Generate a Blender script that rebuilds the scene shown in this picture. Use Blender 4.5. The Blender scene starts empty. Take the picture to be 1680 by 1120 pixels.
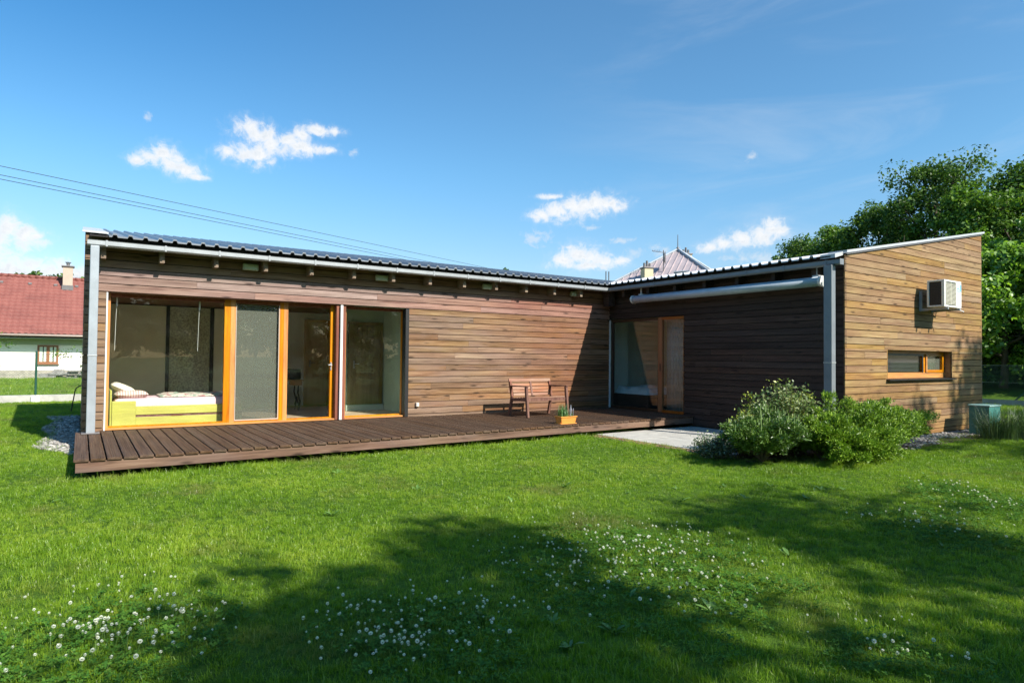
import bpy, math, random
import numpy as np
from mathutils import Vector, Matrix, noise as mnoise

random.seed(7)
RNG = np.random.default_rng(11)
SC = bpy.context.scene
COL = SC.collection
GZ = -0.25                                   # lawn level; the deck top is z = 0
SUN = Vector((0.28, -1.0, 0.85)).normalized()
L, D, W, ZT, SL = 11.04, 6.02, 5.70, 3.105, 0.175   # wing wall x, wing end -y, wing depth, eave height, roof slope

# ------------------------------------------------------------------ render
SC.render.engine = 'CYCLES'
SC.cycles.use_denoising = True
SC.cycles.denoising_prefilter = 'FAST'
SC.cycles.max_bounces = 10
SC.cycles.transparent_max_bounces = 24
SC.cycles.diffuse_bounces = 6
SC.cycles.glossy_bounces = 4
SC.cycles.sample_clamp_indirect = 6
SC.view_settings.view_transform = 'Standard'
SC.view_settings.look = 'None'
SC.view_settings.gamma = 1
SC.view_settings.exposure = 0.75

# ------------------------------------------------------------------ node helpers
def srgb(r, g, b):
    f = lambda c: (c / 255 / 12.92) if c / 255 <= .04045 else ((c / 255 + .055) / 1.055) ** 2.4
    return (f(r), f(g), f(b), 1)

class NT:
    def __init__(s, tree):
        s.t = tree; s.n = tree.nodes; s.l = tree.links
    def node(s, typ, inp=None, **kw):
        n = s.n.new(typ)
        for k, v in kw.items(): setattr(n, k, v)
        for k, v in (inp or {}).items(): s.set(n, k, v)
        return n
    def set(s, n, k, v):
        if isinstance(v, bpy.types.NodeSocket): s.l.new(v, n.inputs[k])
        elif isinstance(v, bpy.types.Node): s.l.new(v.outputs[0], n.inputs[k])
        else: n.inputs[k].default_value = v
    def math(s, op, a, b=0.0, c=None, clamp=False):
        n = s.n.new('ShaderNodeMath'); n.operation = op; n.use_clamp = clamp
        s.set(n, 0, a); s.set(n, 1, b)
        if c is not None: s.set(n, 2, c)
        return n.outputs[0]
    def vmath(s, op, a, b=None, out=0):
        n = s.n.new('ShaderNodeVectorMath'); n.operation = op
        s.set(n, 0, a)
        if b is not None: s.set(n, 1, b)
        return n.outputs[out]
    def noise(s, vec, scale, detail=4, rough=.55, dist=0.0, out='Fac'):
        n = s.node('ShaderNodeTexNoise', {'Vector': vec, 'Scale': scale, 'Detail': detail, 'Roughness': rough, 'Distortion': dist})
        return n.outputs[out]
    def ramp(s, fac, stops, interp='LINEAR'):
        n = s.n.new('ShaderNodeValToRGB'); s.set(n, 0, fac); cr = n.color_ramp; cr.interpolation = interp
        while len(cr.elements) < len(stops): cr.elements.new(.5)
        for e, (p, c) in zip(cr.elements, stops):
            e.position = p; e.color = c if len(c) == 4 else (*c, 1)
        return n.outputs[0]
    def mix(s, fac, a, b, mode='MIX'):
        n = s.n.new('ShaderNodeMix'); n.data_type = 'RGBA'; n.blend_type = mode
        s.set(n, 0, fac)
        s.set(n, 6, a); s.set(n, 7, b)
        return n.outputs[2]
    def maprange(s, v, a, b, c=0., d=1.):
        n = s.node('ShaderNodeMapRange', {0: v, 1: a, 2: b, 3: c, 4: d}); n.interpolation_type = 'SMOOTHSTEP'
        return n.outputs[0]

def new_mat(name):
    m = bpy.data.materials.new(name); m.use_nodes = True
    t = NT(m.node_tree); t.n.clear()
    out = t.n.new('ShaderNodeOutputMaterial')
    return m, t, out

def principled(t, out, **inp):
    p = t.node('ShaderNodeBsdfPrincipled', inp)
    t.l.new(p.outputs[0], out.inputs[0])
    return p

def V4(c): return c if len(c) == 4 else (*c, 1)

def plain(name, col, rough=.6, metal=0.0, var=.12, scale=6., bump=.0, spec=.5):
    m, t, out = new_mat(name)
    pos = t.node('ShaderNodeNewGeometry').outputs['Position']
    n = t.noise(pos, scale, 5, .6)
    c = V4(col)
    lo = tuple(x * (1 - var) for x in c[:3]) + (1,); hi = tuple(min(1, x * (1 + var)) for x in c[:3]) + (1,)
    colr = t.ramp(n, [(.3, lo), (.7, hi)])
    p = principled(t, out, **{'Base Color': colr, 'Roughness': rough, 'Metallic': metal, 'Specular IOR Level': spec})
    if bump:
        b = t.node('ShaderNodeBump', {'Height': t.noise(pos, scale * 8, 4), 'Strength': bump, 'Distance': .01})
        t.set(p, 'Normal', b)
    return m

def wood(name, cols, axis='x', rough=.72, grain=22., var=.35, grey=None, greyamt=.4, knots=True, redshift=None):
    """Board material; every board is its own island and gets its own tone."""
    m, t, out = new_mat(name)
    g = t.node('ShaderNodeNewGeometry')
    rnd = g.outputs['Random Per Island']
    off = t.node('ShaderNodeCombineXYZ', {0: t.math('MULTIPLY', rnd, 37.), 1: t.math('MULTIPLY', rnd, 71.), 2: t.math('MULTIPLY', rnd, 53.)})
    p0 = t.vmath('ADD', g.outputs['Position'], off)
    s = {'x': (1.1, grain, grain), 'y': (grain, 1.1, grain), 'z': (grain, grain, 1.1)}[axis]
    pg = t.vmath('MULTIPLY', p0, s)
    n1 = t.noise(pg, 1.0, 6, .62, .6)
    n2 = t.noise(t.vmath('MULTIPLY', p0, tuple(x * .35 for x in s)), 1.6, 3, .5)
    n3 = t.noise(t.vmath('MULTIPLY', p0, tuple(x * 2.6 for x in s)), 1.3, 4, .7)
    f = t.math('ADD', t.math('ADD', t.math('MULTIPLY', n1, .5), t.math('MULTIPLY', n2, .3)), t.math('MULTIPLY', n3, .2))
    base = t.ramp(f, [(.36, V4(cols[0])), (.5, V4(cols[1])), (.63, V4(cols[2]))])
    # tone of each board
    r2 = t.math('FRACT', t.math('MULTIPLY', rnd, 7.31))
    k = t.math('ADD', t.math('MULTIPLY', rnd, 2 * var), 1 - var)
    hs = t.node('ShaderNodeHueSaturation', {'Hue': t.math('ADD', t.math('MULTIPLY', t.noise(t.vmath('MULTIPLY', p0, (.9, .9, .9)), 1., 3), .05), .475), 'Saturation': t.math('ADD', t.math('MULTIPLY', r2, .3), .8), 'Value': k, 'Color': base})
    c = hs.outputs[0]
    if grey is not None:
        gn = t.noise(t.vmath('MULTIPLY', p0, tuple(min(x, 5.) * .8 for x in s)), .9, 5, .6)
        c = t.mix(t.math('MULTIPLY', t.maprange(gn, .42, .66), greyamt), c, V4(grey))
    if redshift is not None:
        sx = t.node('ShaderNodeSeparateXYZ', {0: g.outputs['Position']})
        ax, a, b, col = redshift
        c = t.mix(t.maprange(sx.outputs[ax], a, b, 0, .75), c, t.mix(.8, c, V4(col), 'MULTIPLY'))
    if knots:
        ks = {'x': (2.2, 9, 9), 'y': (9, 2.2, 9), 'z': (9, 9, 2.2)}[axis]
        vor = t.node('ShaderNodeTexVoronoi', {'Vector': t.vmath('MULTIPLY', p0, ks), 'Scale': .85})
        c = t.mix(t.maprange(vor.outputs['Distance'], .24, .04, 0, .8), c, tuple(x * .25 for x in cols[0][:3]) + (1,))
    p = principled(t, out, **{'Base Color': c, 'Roughness': rough, 'Specular IOR Level': .3})
    b = t.node('ShaderNodeBump', {'Height': n1, 'Strength': .35, 'Distance': .004})
    t.set(p, 'Normal', b)
    return m

def leafmat(name, c1, c2, c3, trans=.35, gloss=.06, rough=.45, scale=.5):
    m, t, out = new_mat(name)
    g = t.node('ShaderNodeNewGeometry')
    n = t.noise(g.outputs['Position'], scale, 3)
    f = t.math('ADD', t.math('MULTIPLY', g.outputs['Random Per Island'], .55), t.math('MULTIPLY', n, .5))
    c = t.ramp(f, [(.2, V4(c1)), (.5, V4(c2)), (.85, V4(c3))])
    d = t.node('ShaderNodeBsdfDiffuse', {'Color': c})
    tr = t.node('ShaderNodeBsdfTranslucent', {'Color': t.mix(1., c, (1.15, 1.25, .55, 1), 'MULTIPLY')})
    a = t.node('ShaderNodeMixShader', {0: trans, 1: d, 2: tr})
    gl = t.node('ShaderNodeBsdfGlossy', {'Color': (1, 1, 1, 1), 'Roughness': rough})
    b = t.node('ShaderNodeMixShader', {0: gloss, 1: a, 2: gl})
    t.l.new(b.outputs[0], out.inputs[0])
    return m

def glassmat(name, tint=(.80, .86, .82), boost=1.5, dust=.03):
    m, t, out = new_mat(name)
    g = t.node('ShaderNodeNewGeometry')
    cs_ = t.math('ABSOLUTE', t.vmath('DOT_PRODUCT', g.outputs['Normal'], g.outputs['Incoming'], out=1))
    f = t.math('MULTIPLY', t.math('ADD', t.math('MULTIPLY', t.math('POWER', t.math('SUBTRACT', 1., cs_), 5.), .96), .04), boost, clamp=True)
    tr = t.node('ShaderNodeBsdfTransparent', {'Color': V4(tint)})
    gl = t.node('ShaderNodeBsdfGlossy', {'Color': (.95, 1, .98, 1), 'Roughness': .003})
    a = t.node('ShaderNodeMixShader', {0: f, 1: tr, 2: gl})
    pos = t.node('ShaderNodeNewGeometry').outputs['Position']
    df = t.node('ShaderNodeBsdfDiffuse', {'Color': (.55, .58, .55, 1)})
    dn = t.math('MULTIPLY', t.maprange(t.noise(pos, 3., 6, .65), .35, .8), dust)
    b = t.node('ShaderNodeMixShader', {0: dn, 1: a, 2: df})
    t.l.new(b.outputs[0], out.inputs[0])
    return m

# ------------------------------------------------------------------ mesh builder
class MB:
    def __init__(s): s.v = []; s.f = []; s.mi = []; s.m = 0
    def add(s, vs, fs):
        o = len(s.v); s.v += [tuple(p) for p in vs]
        for f in fs: s.f.append(tuple(i + o for i in f)); s.mi.append(s.m)
        return s
    def box(s, x0, x1, y0, y1, z0, z1, M=None):
        vs = [Vector((x, y, z)) for x in (x0, x1) for y in (y0, y1) for z in (z0, z1)]
        if M is not None: vs = [M @ v for v in vs]
        return s.add(vs, [(0, 1, 3, 2), (4, 6, 7, 5), (0, 4, 5, 1), (2, 3, 7, 6), (0, 2, 6, 4), (1, 5, 7, 3)])
    def bbox(s, x0, x1, y0, y1, z0, z1, b=.01, M=None):
        """box with all its edges chamfered"""
        b = min(b, abs(x1 - x0) * .45, abs(y1 - y0) * .45, abs(z1 - z0) * .45)
        import bmesh
        bm = bmesh.new(); bmesh.ops.create_cube(bm, size=1)
        for v in bm.verts: v.co = Vector(((x0 + x1) / 2 + v.co.x * (x1 - x0), (y0 + y1) / 2 + v.co.y * (y1 - y0), (z0 + z1) / 2 + v.co.z * (z1 - z0)))
        bmesh.ops.bevel(bm, geom=bm.edges[:], offset=b, segments=2, profile=.5, affect='EDGES')
        if M is not None: bmesh.ops.transform(bm, matrix=M, verts=bm.verts)
        bm.verts.index_update()
        s.add([v.co for v in bm.verts], [[v.index for v in f.verts] for f in bm.faces]); bm.free()
        return s
    def bar(s, a, b, w, h, up=(0, 0, 1)):
        """rectangular bar from a to b, w across, h along up"""
        a = Vector(a); b = Vector(b); d = (b - a); ln = d.length; d.normalize()
        u = Vector(up); side = d.cross(u)
        if side.length < 1e-4: side = d.cross(Vector((0, 1, 0)))
        side.normalize(); u = side.cross(d)
        M = Matrix((( *side, ), (*d,), (*u,))).transposed().to_4x4(); M.translation = a
        return s.box(-w / 2, w / 2, 0, ln, -h / 2, h / 2, M)
    def tube(s, pts, r, n=8, cap=True):
        pts = [Vector(p) for p in pts]
        rs = r if isinstance(r, (list, tuple)) else [r] * len(pts)
        rings = []; ref = None
        for i, p in enumerate(pts):
            d = (pts[min(i + 1, len(pts) - 1)] - pts[max(i - 1, 0)])
            if d.length < 1e-9: d = Vector((0, 0, 1))
            d.normalize()
            if ref is None:
                ref = d.cross(Vector((0, 0, 1)))
                if ref.length < 1e-3: ref = Vector((1, 0, 0))
            ref = (ref - d * ref.dot(d)); ref.normalize(); q = d.cross(ref)
            rings.append([p + (ref * math.cos(2 * math.pi * k / n) + q * math.sin(2 * math.pi * k / n)) * rs[i] for k in range(n)])
        vs = [v for rg in rings for v in rg]; fs = []
        for i in range(len(pts) - 1):
            for k in range(n):
                fs.append((i * n + k, i * n + (k + 1) % n, (i + 1) * n + (k + 1) % n, (i + 1) * n + k))
        if cap: fs += [tuple(range(n))[::-1], tuple((len(pts) - 1) * n + k for k in range(n))]
        return s.add(vs, fs)
    def prism(s, poly, ext):
        """closed polygon (3D points) pushed along ext"""
        n = len(poly); e = Vector(ext); a = [Vector(p) for p in poly]
        return s.add(a + [p + e for p in a], [tuple(range(n))[::-1], tuple(range(n, 2 * n))] + [(i, (i + 1) % n, n + (i + 1) % n, n + i) for i in range(n)])
    def lathe(s, prof, c, n=16):
        vs = [(c[0] + r * math.cos(2 * math.pi * k / n), c[1] + r * math.sin(2 * math.pi * k / n), c[2] + z) for r, z in prof for k in range(n)]
        fs = [(i * n + k, i * n + (k + 1) % n, (i + 1) * n + (k + 1) % n, (i + 1) * n + k) for i in range(len(prof) - 1) for k in range(n)]
        return s.add(vs, fs + [tuple(range(n))[::-1], tuple((len(prof) - 1) * n + k for k in range(n))])
    def build(s, name, mats, parent=None, smooth=False):
        me = bpy.data.meshes.new(name)
        o0 = Vector((0, 0, 0)); p = parent
        while p is not None: o0 += p.location; p = p.parent
        me.from_pydata([tuple(Vector(v) - o0) for v in s.v], [], s.f)
        mats = mats if isinstance(mats, (list, tuple)) else [mats]
        for m in mats: me.materials.append(m)
        if len(mats) > 1: me.polygons.foreach_set('material_index', s.mi)
        if smooth: me.polygons.foreach_set('use_smooth', [True] * len(s.f))
        me.update()
        o = bpy.data.objects.new(name, me); COL.objects.link(o); o.parent = parent
        return o

def tag(o, label=None, cat=None, group=None, kind=None):
    if label: o['label'] = label
    if cat: o['category'] = cat
    if group: o['group'] = group
    if kind: o['kind'] = kind
    return o

def thing(name, label, cat, loc=(0, 0, 0), group=None):
    o = bpy.data.objects.new(name, None); COL.objects.link(o); o.location = loc; o.empty_display_size = .2
    return tag(o, label, cat, group)

def centre(o):
    """move a top-level mesh's origin to its base centre"""
    me = o.data; n = len(me.vertices); a = np.empty(n * 3, np.float32); me.vertices.foreach_get('co', a); a = a.reshape(-1, 3)
    c = np.array([(a[:, 0].min() + a[:, 0].max()) / 2, (a[:, 1].min() + a[:, 1].max()) / 2, a[:, 2].min()])
    me.vertices.foreach_set('co', (a - c).astype(np.float32).ravel()); o.location = Vector(c); me.update()
    return o

def np_mesh(name, verts, faces4, mats, parent=None, mi=None):
    """fast mesh of quads from arrays (n,3) and (m,4)"""
    me = bpy.data.meshes.new(name)
    o0 = Vector((0, 0, 0)); p = parent
    while p is not None: o0 += p.location; p = p.parent
    verts = np.asarray(verts, np.float32) - np.array(o0, np.float32)
    nv, nf = len(verts), len(faces4)
    k = faces4.shape[1]
    me.vertices.add(nv); me.vertices.foreach_set('co', verts.ravel())
    me.loops.add(nf * k); me.loops.foreach_set('vertex_index', np.asarray(faces4, np.int32).ravel())
    me.polygons.add(nf); me.polygons.foreach_set('loop_start', np.arange(0, nf * k, k, dtype=np.int32)); me.polygons.foreach_set('loop_total', np.full(nf, k, np.int32))
    for m in (mats if isinstance(mats, (list, tuple)) else [mats]): me.materials.append(m)
    if mi is not None: me.polygons.foreach_set('material_index', np.asarray(mi, np.int32))
    me.update(calc_edges=True); me.validate()
    o = bpy.data.objects.new(name, me); COL.objects.link(o); o.parent = parent
    return o

def leaf_quads(pos, nrm, size, aspect=.55, rng=RNG, updir=None):
    """diamond leaves: pos (n,3), nrm (n,3) -> verts, faces"""
    n = len(pos)
    nrm = nrm / (np.linalg.norm(nrm, axis=1, keepdims=True) + 1e-9)
    t = rng.normal(size=(n, 3)) if updir is None else updir
    t = t - nrm * (t * nrm).sum(1, keepdims=True); t /= (np.linalg.norm(t, axis=1, keepdims=True) + 1e-9)
    b = np.cross(nrm, t)
    s = (size * (.65 + .7 * rng.random(n)))[:, None] if np.isscalar(size) else size[:, None]
    a = pos - t * s * .5; c = pos + t * s * .5
    mid = pos - t * s * .08 + nrm * s * .08
    v = np.stack([a, mid + b * s * aspect * .5, c, mid - b * s * aspect * .5], 1).reshape(-1, 3)
    return v, np.arange(4 * n).reshape(n, 4)

# ------------------------------------------------------------------ materials
M = {}
M['facade'] = wood('weathered_larch', [(.080, .040, .019), (.205, .115, .057), (.30, .19, .105)], 'x', var=.16, grey=(.22, .15, .118), greyamt=.5, redshift=(0, 6.8, 9.8, (.9, .55, .42)))
M['facade_pink'] = wood('bleached_larch', [(.125, .066, .052), (.255, .158, .125), (.34, .225, .185)], 'x', var=.14, grey=(.14, .095, .08), greyamt=.5, redshift=(0, 5.0, 9.4, (.92, .5, .36)))
M['endwood'] = wood('golden_larch', [(.125, .062, .021), (.265, .157, .060), (.365, .235, .100)], 'x', var=.10, grey=(.19, .10, .055), greyamt=.5)
M['wingwood'] = wood('shade_darkened_larch', [(.022, .012, .009), (.046, .026, .019), (.075, .044, .032)], 'y', var=.32, grey=(.048, .034, .029), greyamt=.4)  # same larch as the facade, the wing's shade put into its colour
M['sidewood'] = wood('side_larch', [(.12, .065, .035), (.24, .14, .075), (.34, .21, .12)], 'y', var=.25)
M['deck'] = wood('deck_boards', [(.032, .015, .007), (.080, .042, .022), (.135, .080, .045)], 'y', grain=26, var=.2, grey=(.12, .078, .052), greyamt=.5, knots=False, rough=.8)
M['fascia'] = wood('deck_fascia_wood', [(.06, .028, .016), (.145, .073, .042), (.22, .125, .08)], 'x', var=.2, grey=(.14, .10, .085), greyamt=.55)
M['rafter'] = wood('rafter_wood', [(.13, .08, .05), (.20, .14, .09), (.28, .2, .14)], 'y', var=.12)
M['orange'] = wood('varnished_spruce', [(.34, .105, .006), (.50, .18, .010), (.60, .25, .02)], 'z', grain=14, rough=.4, var=.08, knots=False)
M['orangex'] = wood('varnished_spruce_rail', [(.34, .105, .006), (.50, .18, .010), (.60, .25, .02)], 'x', grain=14, rough=.4, var=.08, knots=False)
M['orangedark'] = wood('shade_darkened_spruce', [(.20, .055, .01), (.30, .09, .016), (.38, .13, .03)], 'z', grain=14, rough=.4, var=.08, knots=False)  # varnished spruce again, darkened in colour for the shaded wing side
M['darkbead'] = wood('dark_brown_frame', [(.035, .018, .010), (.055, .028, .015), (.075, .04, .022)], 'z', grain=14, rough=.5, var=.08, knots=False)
M['redbrown'] = wood('red_brown_wood', [(.10, .025, .010), (.19, .05, .02), (.26, .075, .03)], 'z', grain=14, rough=.45, var=.1, knots=False)
M['teak'] = wood('bench_hardwood', [(.13, .042, .018), (.25, .092, .044), (.36, .17, .095)], 'x', grain=16, rough=.5, var=.3, grey=(.34, .25, .18), greyamt=.5, knots=False)
M['teakleg'] = wood('bench_leg_wood', [(.09, .035, .022), (.16, .065, .042), (.23, .10, .07)], 'z', grain=16, rough=.6, var=.15, knots=False)
M['bedwood'] = wood('lime_veneer', [(.36, .35, .035), (.44, .43, .05), (.50, .48, .09)], 'x', grain=10, rough=.45, var=.06, knots=False)
M['brownceil'] = wood('ceiling_boards', [(.10, .05, .025), (.17, .09, .05), (.22, .12, .07)], 'x', grain=10, var=.15)
M['doorwood'] = wood('oak_door', [(.55, .36, .10), (.66, .46, .15), (.72, .53, .20)], 'z', grain=12, rough=.5, var=.06, knots=False)
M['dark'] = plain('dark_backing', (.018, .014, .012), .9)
M['metal'] = plain('zinc_sheet', (.36, .375, .385), .38, .35, .10, 5.)
M['steel'] = plain('galvanised_post', (.33, .36, .39), .42, .25, .12, 4.)
M['zincdark'] = plain('shade_darkened_zinc', (.19, .21, .23), .5, .2, .12, 4.)  # zinc of the wing gutter and pipe, colour lowered to carry their shade
M['blindgrey'] = plain('grey_blind_slats', (.085, .085, .09), .5, .1, .1)
M['flash'] = plain('white_flashing', (.46, .47, .48), .4, .1, .06, 4.)
M['white'] = plain('white_paint', (.62, .62, .60), .45, 0, .05, 5.)
M['offwhite'] = plain('room_plaster', (.78, .78, .68), .9, 0, .04, 2.)
M['sagewall'] = plain('sage_room_plaster', (.33, .40, .33), .9, 0, .04, 2.)
M['darkdoor'] = wood('dark_oak_door', [(.12, .085, .03), (.17, .125, .045), (.22, .165, .065)], 'z', grain=12, rough=.5, var=.06, knots=False)
M['greywall'] = plain('grey_room_plaster', (.66, .67, .57), .9, 0, .04, 2.)
M['black'] = plain('black_plastic', (.015, .015, .016), .45, 0, .1)
M['blackmetal'] = plain('black_metal', (.02, .02, .022), .4, .4, .1)
M['floor'] = plain('room_floor', (.46, .34, .22), .5, 0, .2, 3.)
M['greenwardrobe'] = plain('wardrobe_panel', (.66, .67, .52), .55, 0, .06, 3.)
M['textwardrobe'] = plain('wardrobe_mottled_panel', (.40, .43, .31), .5, 0, .5, 30.)
M['darkcurtain'] = plain('dark_grey_curtain', (.30, .285, .285), .9, 0, .1, 5.)
M['pinksheet'] = plain('pink_bedsheet', (.68, .47, .50), .9, 0, .06, 4., .3)
M['pillow'] = plain('cream_pillow', (.66, .60, .50), .9, 0, .08, 6., .3)
M['whitesheet'] = plain('white_bedding', (.75, .76, .78), .9, 0, .05, 6., .3)
M['bedframe_dark'] = plain('dark_bed_frame', (.03, .02, .018), .5)
M['grout'] = plain('concrete', (.40, .385, .345), .9, 0, .18, 5., .5)
M['stone'] = plain('grey_stone', (.22, .21, .19), .9, 0, .35, 4., .6)
M['soil'] = plain('soil', (.06, .045, .03), .95, 0, .35, 8., .6)
M['render_white'] = plain('white_house_render', (.88, .83, .73), .9, 0, .03, 1.5)
M['plinth'] = plain('stone_plinth', (.34, .31, .25), .9, 0, .3, 4., .5)
M['soffit'] = plain('painted_soffit', (.38, .42, .33), .8, 0, .05)
M['browngutter'] = plain('brown_gutter', (.20, .15, .125), .4, .2, .08)
M['winwood'] = plain('brown_window_frame', (.28, .11, .045), .5, 0, .12, 8.)
M['chimney'] = plain('chimney_render', (.42, .33, .26), .9, 0, .06, 4.)
M['chimney_yellow'] = plain('yellow_chimney_render', (.55, .47, .30), .9, 0, .10, 3.)
M['leadgrey'] = plain('lead_grey_metal', (.14, .13, .13), .5, .3, .1)
M['greenpost'] = plain('green_fence_post', (.018, .075, .05), .4, 0, .08)
M['wire'] = plain('green_fence_wire', (.10, .16, .13), .5, .1, .1)
M['teal'] = plain('teal_plastic', (.045, .19, .165), .5, 0, .08, 3.)
M['teallid'] = plain('pale_teal_lid', (.22, .36, .33), .5, 0, .08, 3.)
M['pot'] = plain('amber_planter', (.66, .27, .05), .55, 0, .10, 9.)
M['acwhite'] = plain('air_conditioner_white', (.74, .74, .70), .45, 0, .03)
M['accream'] = plain('grille_cream', (.56, .54, .44), .5, 0, .05)
M['acdark'] = plain('condenser_fins', (.02, .028, .038), .45, .3, .15, 40.)
M['aclogo'] = plain('pale_blue_badge', (.16, .45, .72), .5, 0, .1)
M['awning'] = plain('awning_cover', (.42, .48, .54), .42, .1, .10, 3.)
M['lampglass'] = plain('frosted_lamp_glass', (.45, .52, .38), .35, 0, .05)
M['lampbody'] = plain('pale_lamp_body', (.42, .45, .33), .5, 0, .05)
M['wirecable'] = plain('power_cable', (.03, .035, .04), .6)
M['glass'] = glassmat('window_glass', (.985, .995, .985), .5, .006)
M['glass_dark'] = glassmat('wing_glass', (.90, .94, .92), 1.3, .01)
M['bark'] = plain('tree_bark', (.075, .055, .04), .95, 0, .4, 5., .6)
M['twig'] = plain('dry_twigs', (.16, .12, .085), .9, 0, .3, 3.)

def screenmat():
    m, t, out = new_mat('insect_screen')
    d = t.node('ShaderNodeBsdfDiffuse', {'Color': (.14, .145, .12, 1)})
    tr = t.node('ShaderNodeBsdfTransparent')
    a = t.node('ShaderNodeMixShader', {0: .62, 1: tr, 2: d}); t.l.new(a.outputs[0], out.inputs[0])
    return m
M['screen'] = screenmat()

def plaid(name, base, c1, c2, s=26.):
    m, t, out = new_mat(name)
    sx = t.node('ShaderNodeSeparateXYZ', {0: t.node('ShaderNodeNewGeometry').outputs['Position']})
    a = t.math('GREATER_THAN', t.math('FRACT', t.math('MULTIPLY', sx.outputs[0], s)), .62)
    b = t.math('GREATER_THAN', t.math('FRACT', t.math('MULTIPLY', t.math('ADD', sx.outputs[1], sx.outputs[2]), s)), .62)
    c = t.mix(t.math('MULTIPLY', a, .65), V4(base), V4(c1)); c = t.mix(t.math('MULTIPLY', b, .55), c, V4(c2))
    principled(t, out, **{'Base Color': c, 'Roughness': .9})
    return m
M['plaid'] = plaid('plaid_pillow', (.68, .62, .55), (.35, .08, .07), (.25, .10, .08))

def blotch(name, a, b, c, s):
    m, t, out = new_mat(name)
    pos = t.node('ShaderNodeNewGeometry').outputs['Position']
    v = t.node('ShaderNodeTexVoronoi', {'Vector': pos, 'Scale': s})
    c1 = t.ramp(t.noise(pos, s * .8, 3), [(.4, V4(a)), (.5, V4(b)), (.62, V4(c))])
    p = principled(t, out, **{'Base Color': c1, 'Roughness': .9})
    return m
M['quilt'] = blotch('patterned_quilt', (.20, .27, .20), (.55, .52, .44), (.35, .16, .15), 11.)

def roofmat(name, c, rough=.3, metal=.5):
    m, t, out = new_mat(name)
    pos = t.node('ShaderNodeNewGeometry').outputs['Position']
    n = t.noise(pos, 1.3, 5, .6)
    col = t.ramp(n, [(.3, V4(tuple(x * .8 for x in c))), (.7, V4(tuple(x * 1.15 for x in c)))])
    principled(t, out, **{'Base Color': col, 'Metallic': metal, 'Roughness': t.math('ADD', t.math('MULTIPLY', n, .2), rough - .1)})
    return m
M['roof'] = roofmat('blue_grey_metal_roof', (.20, .215, .235), .36, .15)
M['fargrey'] = roofmat('grey_metal_roof', (.30, .32, .33), .5, .2)
M['roofpale'] = roofmat('glare_lightened_roof', (.52, .52, .54), .38, .45)  # wing sheet of the same roof, lightened in colour to suggest sun glare
M['farroof'] = roofmat('pinkish_metal_roof', (.46, .38, .38), .5, .25)

def tilemat():
    m, t, out = new_mat('red_roof_tiles')
    g = t.node('ShaderNodeNewGeometry')
    n = t.noise(g.outputs['Position'], 1.2, 4); n2 = t.noise(g.outputs['Position'], 14., 3)
    f = t.math('ADD', t.math('MULTIPLY', n, .5), t.math('MULTIPLY', n2, .5))
    c = t.ramp(f, [(.3, (.13, .036, .028, 1)), (.5, (.19, .055, .042, 1)), (.7, (.25, .083, .063, 1))])
    principled(t, out, **{'Base Color': c, 'Roughness': .7})
    return m
M['tile'] = tilemat()

def pebblemat(name, lo, hi):
    m, t, out = new_mat(name)
    g = t.node('ShaderNodeNewGeometry')
    c = t.ramp(g.outputs['Random Per Island'], [(0., V4(lo)), (.6, V4(tuple((a + b) / 2 for a, b in zip(lo, hi)))), (1., V4(hi))])
    principled(t, out, **{'Base Color': c, 'Roughness': .85})
    return m
M['pebble'] = pebblemat('river_pebbles', (.10, .095, .085), (.46, .43, .39))

def lawnmat(name):
    m, t, out = new_mat(name)
    pos = t.node('ShaderNodeNewGeometry').outputs['Position']
    n1 = t.noise(pos, .55, 5, .6); n2 = t.noise(pos, 9., 5, .65); n3 = t.noise(pos, 90., 3, .6)
    f = t.math('ADD', t.math('ADD', t.math('MULTIPLY', n1, .4), t.math('MULTIPLY', n2, .35)), t.math('MULTIPLY', n3, .25))
    c = t.ramp(f, [(.32, (.030, .070, .007, 1)), (.5, (.075, .150, .012, 1)), (.66, (.13, .22, .02, 1))])
    p = principled(t, out, **{'Base Color': c, 'Roughness': .9, 'Specular IOR Level': .15})
    t.set(p, 'Normal', t.node('ShaderNodeBump', {'Height': t.math('ADD', n3, n2), 'Strength': .8, 'Distance': .05}))
    return m
M['lawn'] = lawnmat('lawn_turf')

def blademat(name, dry=.18):
    m, t, out = new_mat(name)
    g = t.node('ShaderNodeNewGeometry'); pos = g.outputs['Position']
    flat = t.vmath('MULTIPLY', pos, (1, 1, 0))
    n1 = t.noise(flat, .6, 4, .6); n2 = t.noise(flat, 5., 4, .6)
    rnd = g.outputs['Random Per Island']
    orn = t.node('ShaderNodeObjectInfo').outputs['Random']
    f = t.math('ADD', t.math('ADD', t.math('MULTIPLY', n1, .55), t.math('MULTIPLY', n2, .38)), t.math('ADD', t.math('MULTIPLY', rnd, .20), t.math('SUBTRACT', t.math('MULTIPLY', orn, .10), .085)))
    c = t.ramp(f, [(.33, (.065, .150, .007, 1)), (.52, (.175, .315, .014, 1)), (.70, (.34, .44, .040, 1))])
    dn = t.noise(t.vmath('ADD', flat, (31., 7., 0)), .9, 4, .6)
    dfac = t.math('MULTIPLY', t.maprange(dn, .52, .72), t.math('ADD', t.math('MULTIPLY', rnd, .6), .25))
    c = t.mix(dfac, c, (.21, .17, .07, 1))
    d = t.node('ShaderNodeBsdfDiffuse', {'Color': c})
    tr = t.node('ShaderNodeBsdfTranslucent', {'Color': t.mix(1., c, (1.1, 1.2, .5, 1), 'MULTIPLY')})
    a = t.node('ShaderNodeMixShader', {0: .38, 1: d, 2: tr})
    gl = t.node('ShaderNodeBsdfGlossy', {'Roughness': .4})
    b = t.node('ShaderNodeMixShader', {0: .045, 1: a, 2: gl})
    t.l.new(b.outputs[0], out.inputs[0])
    return m
M['blade'] = blademat('grass_blades')
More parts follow.
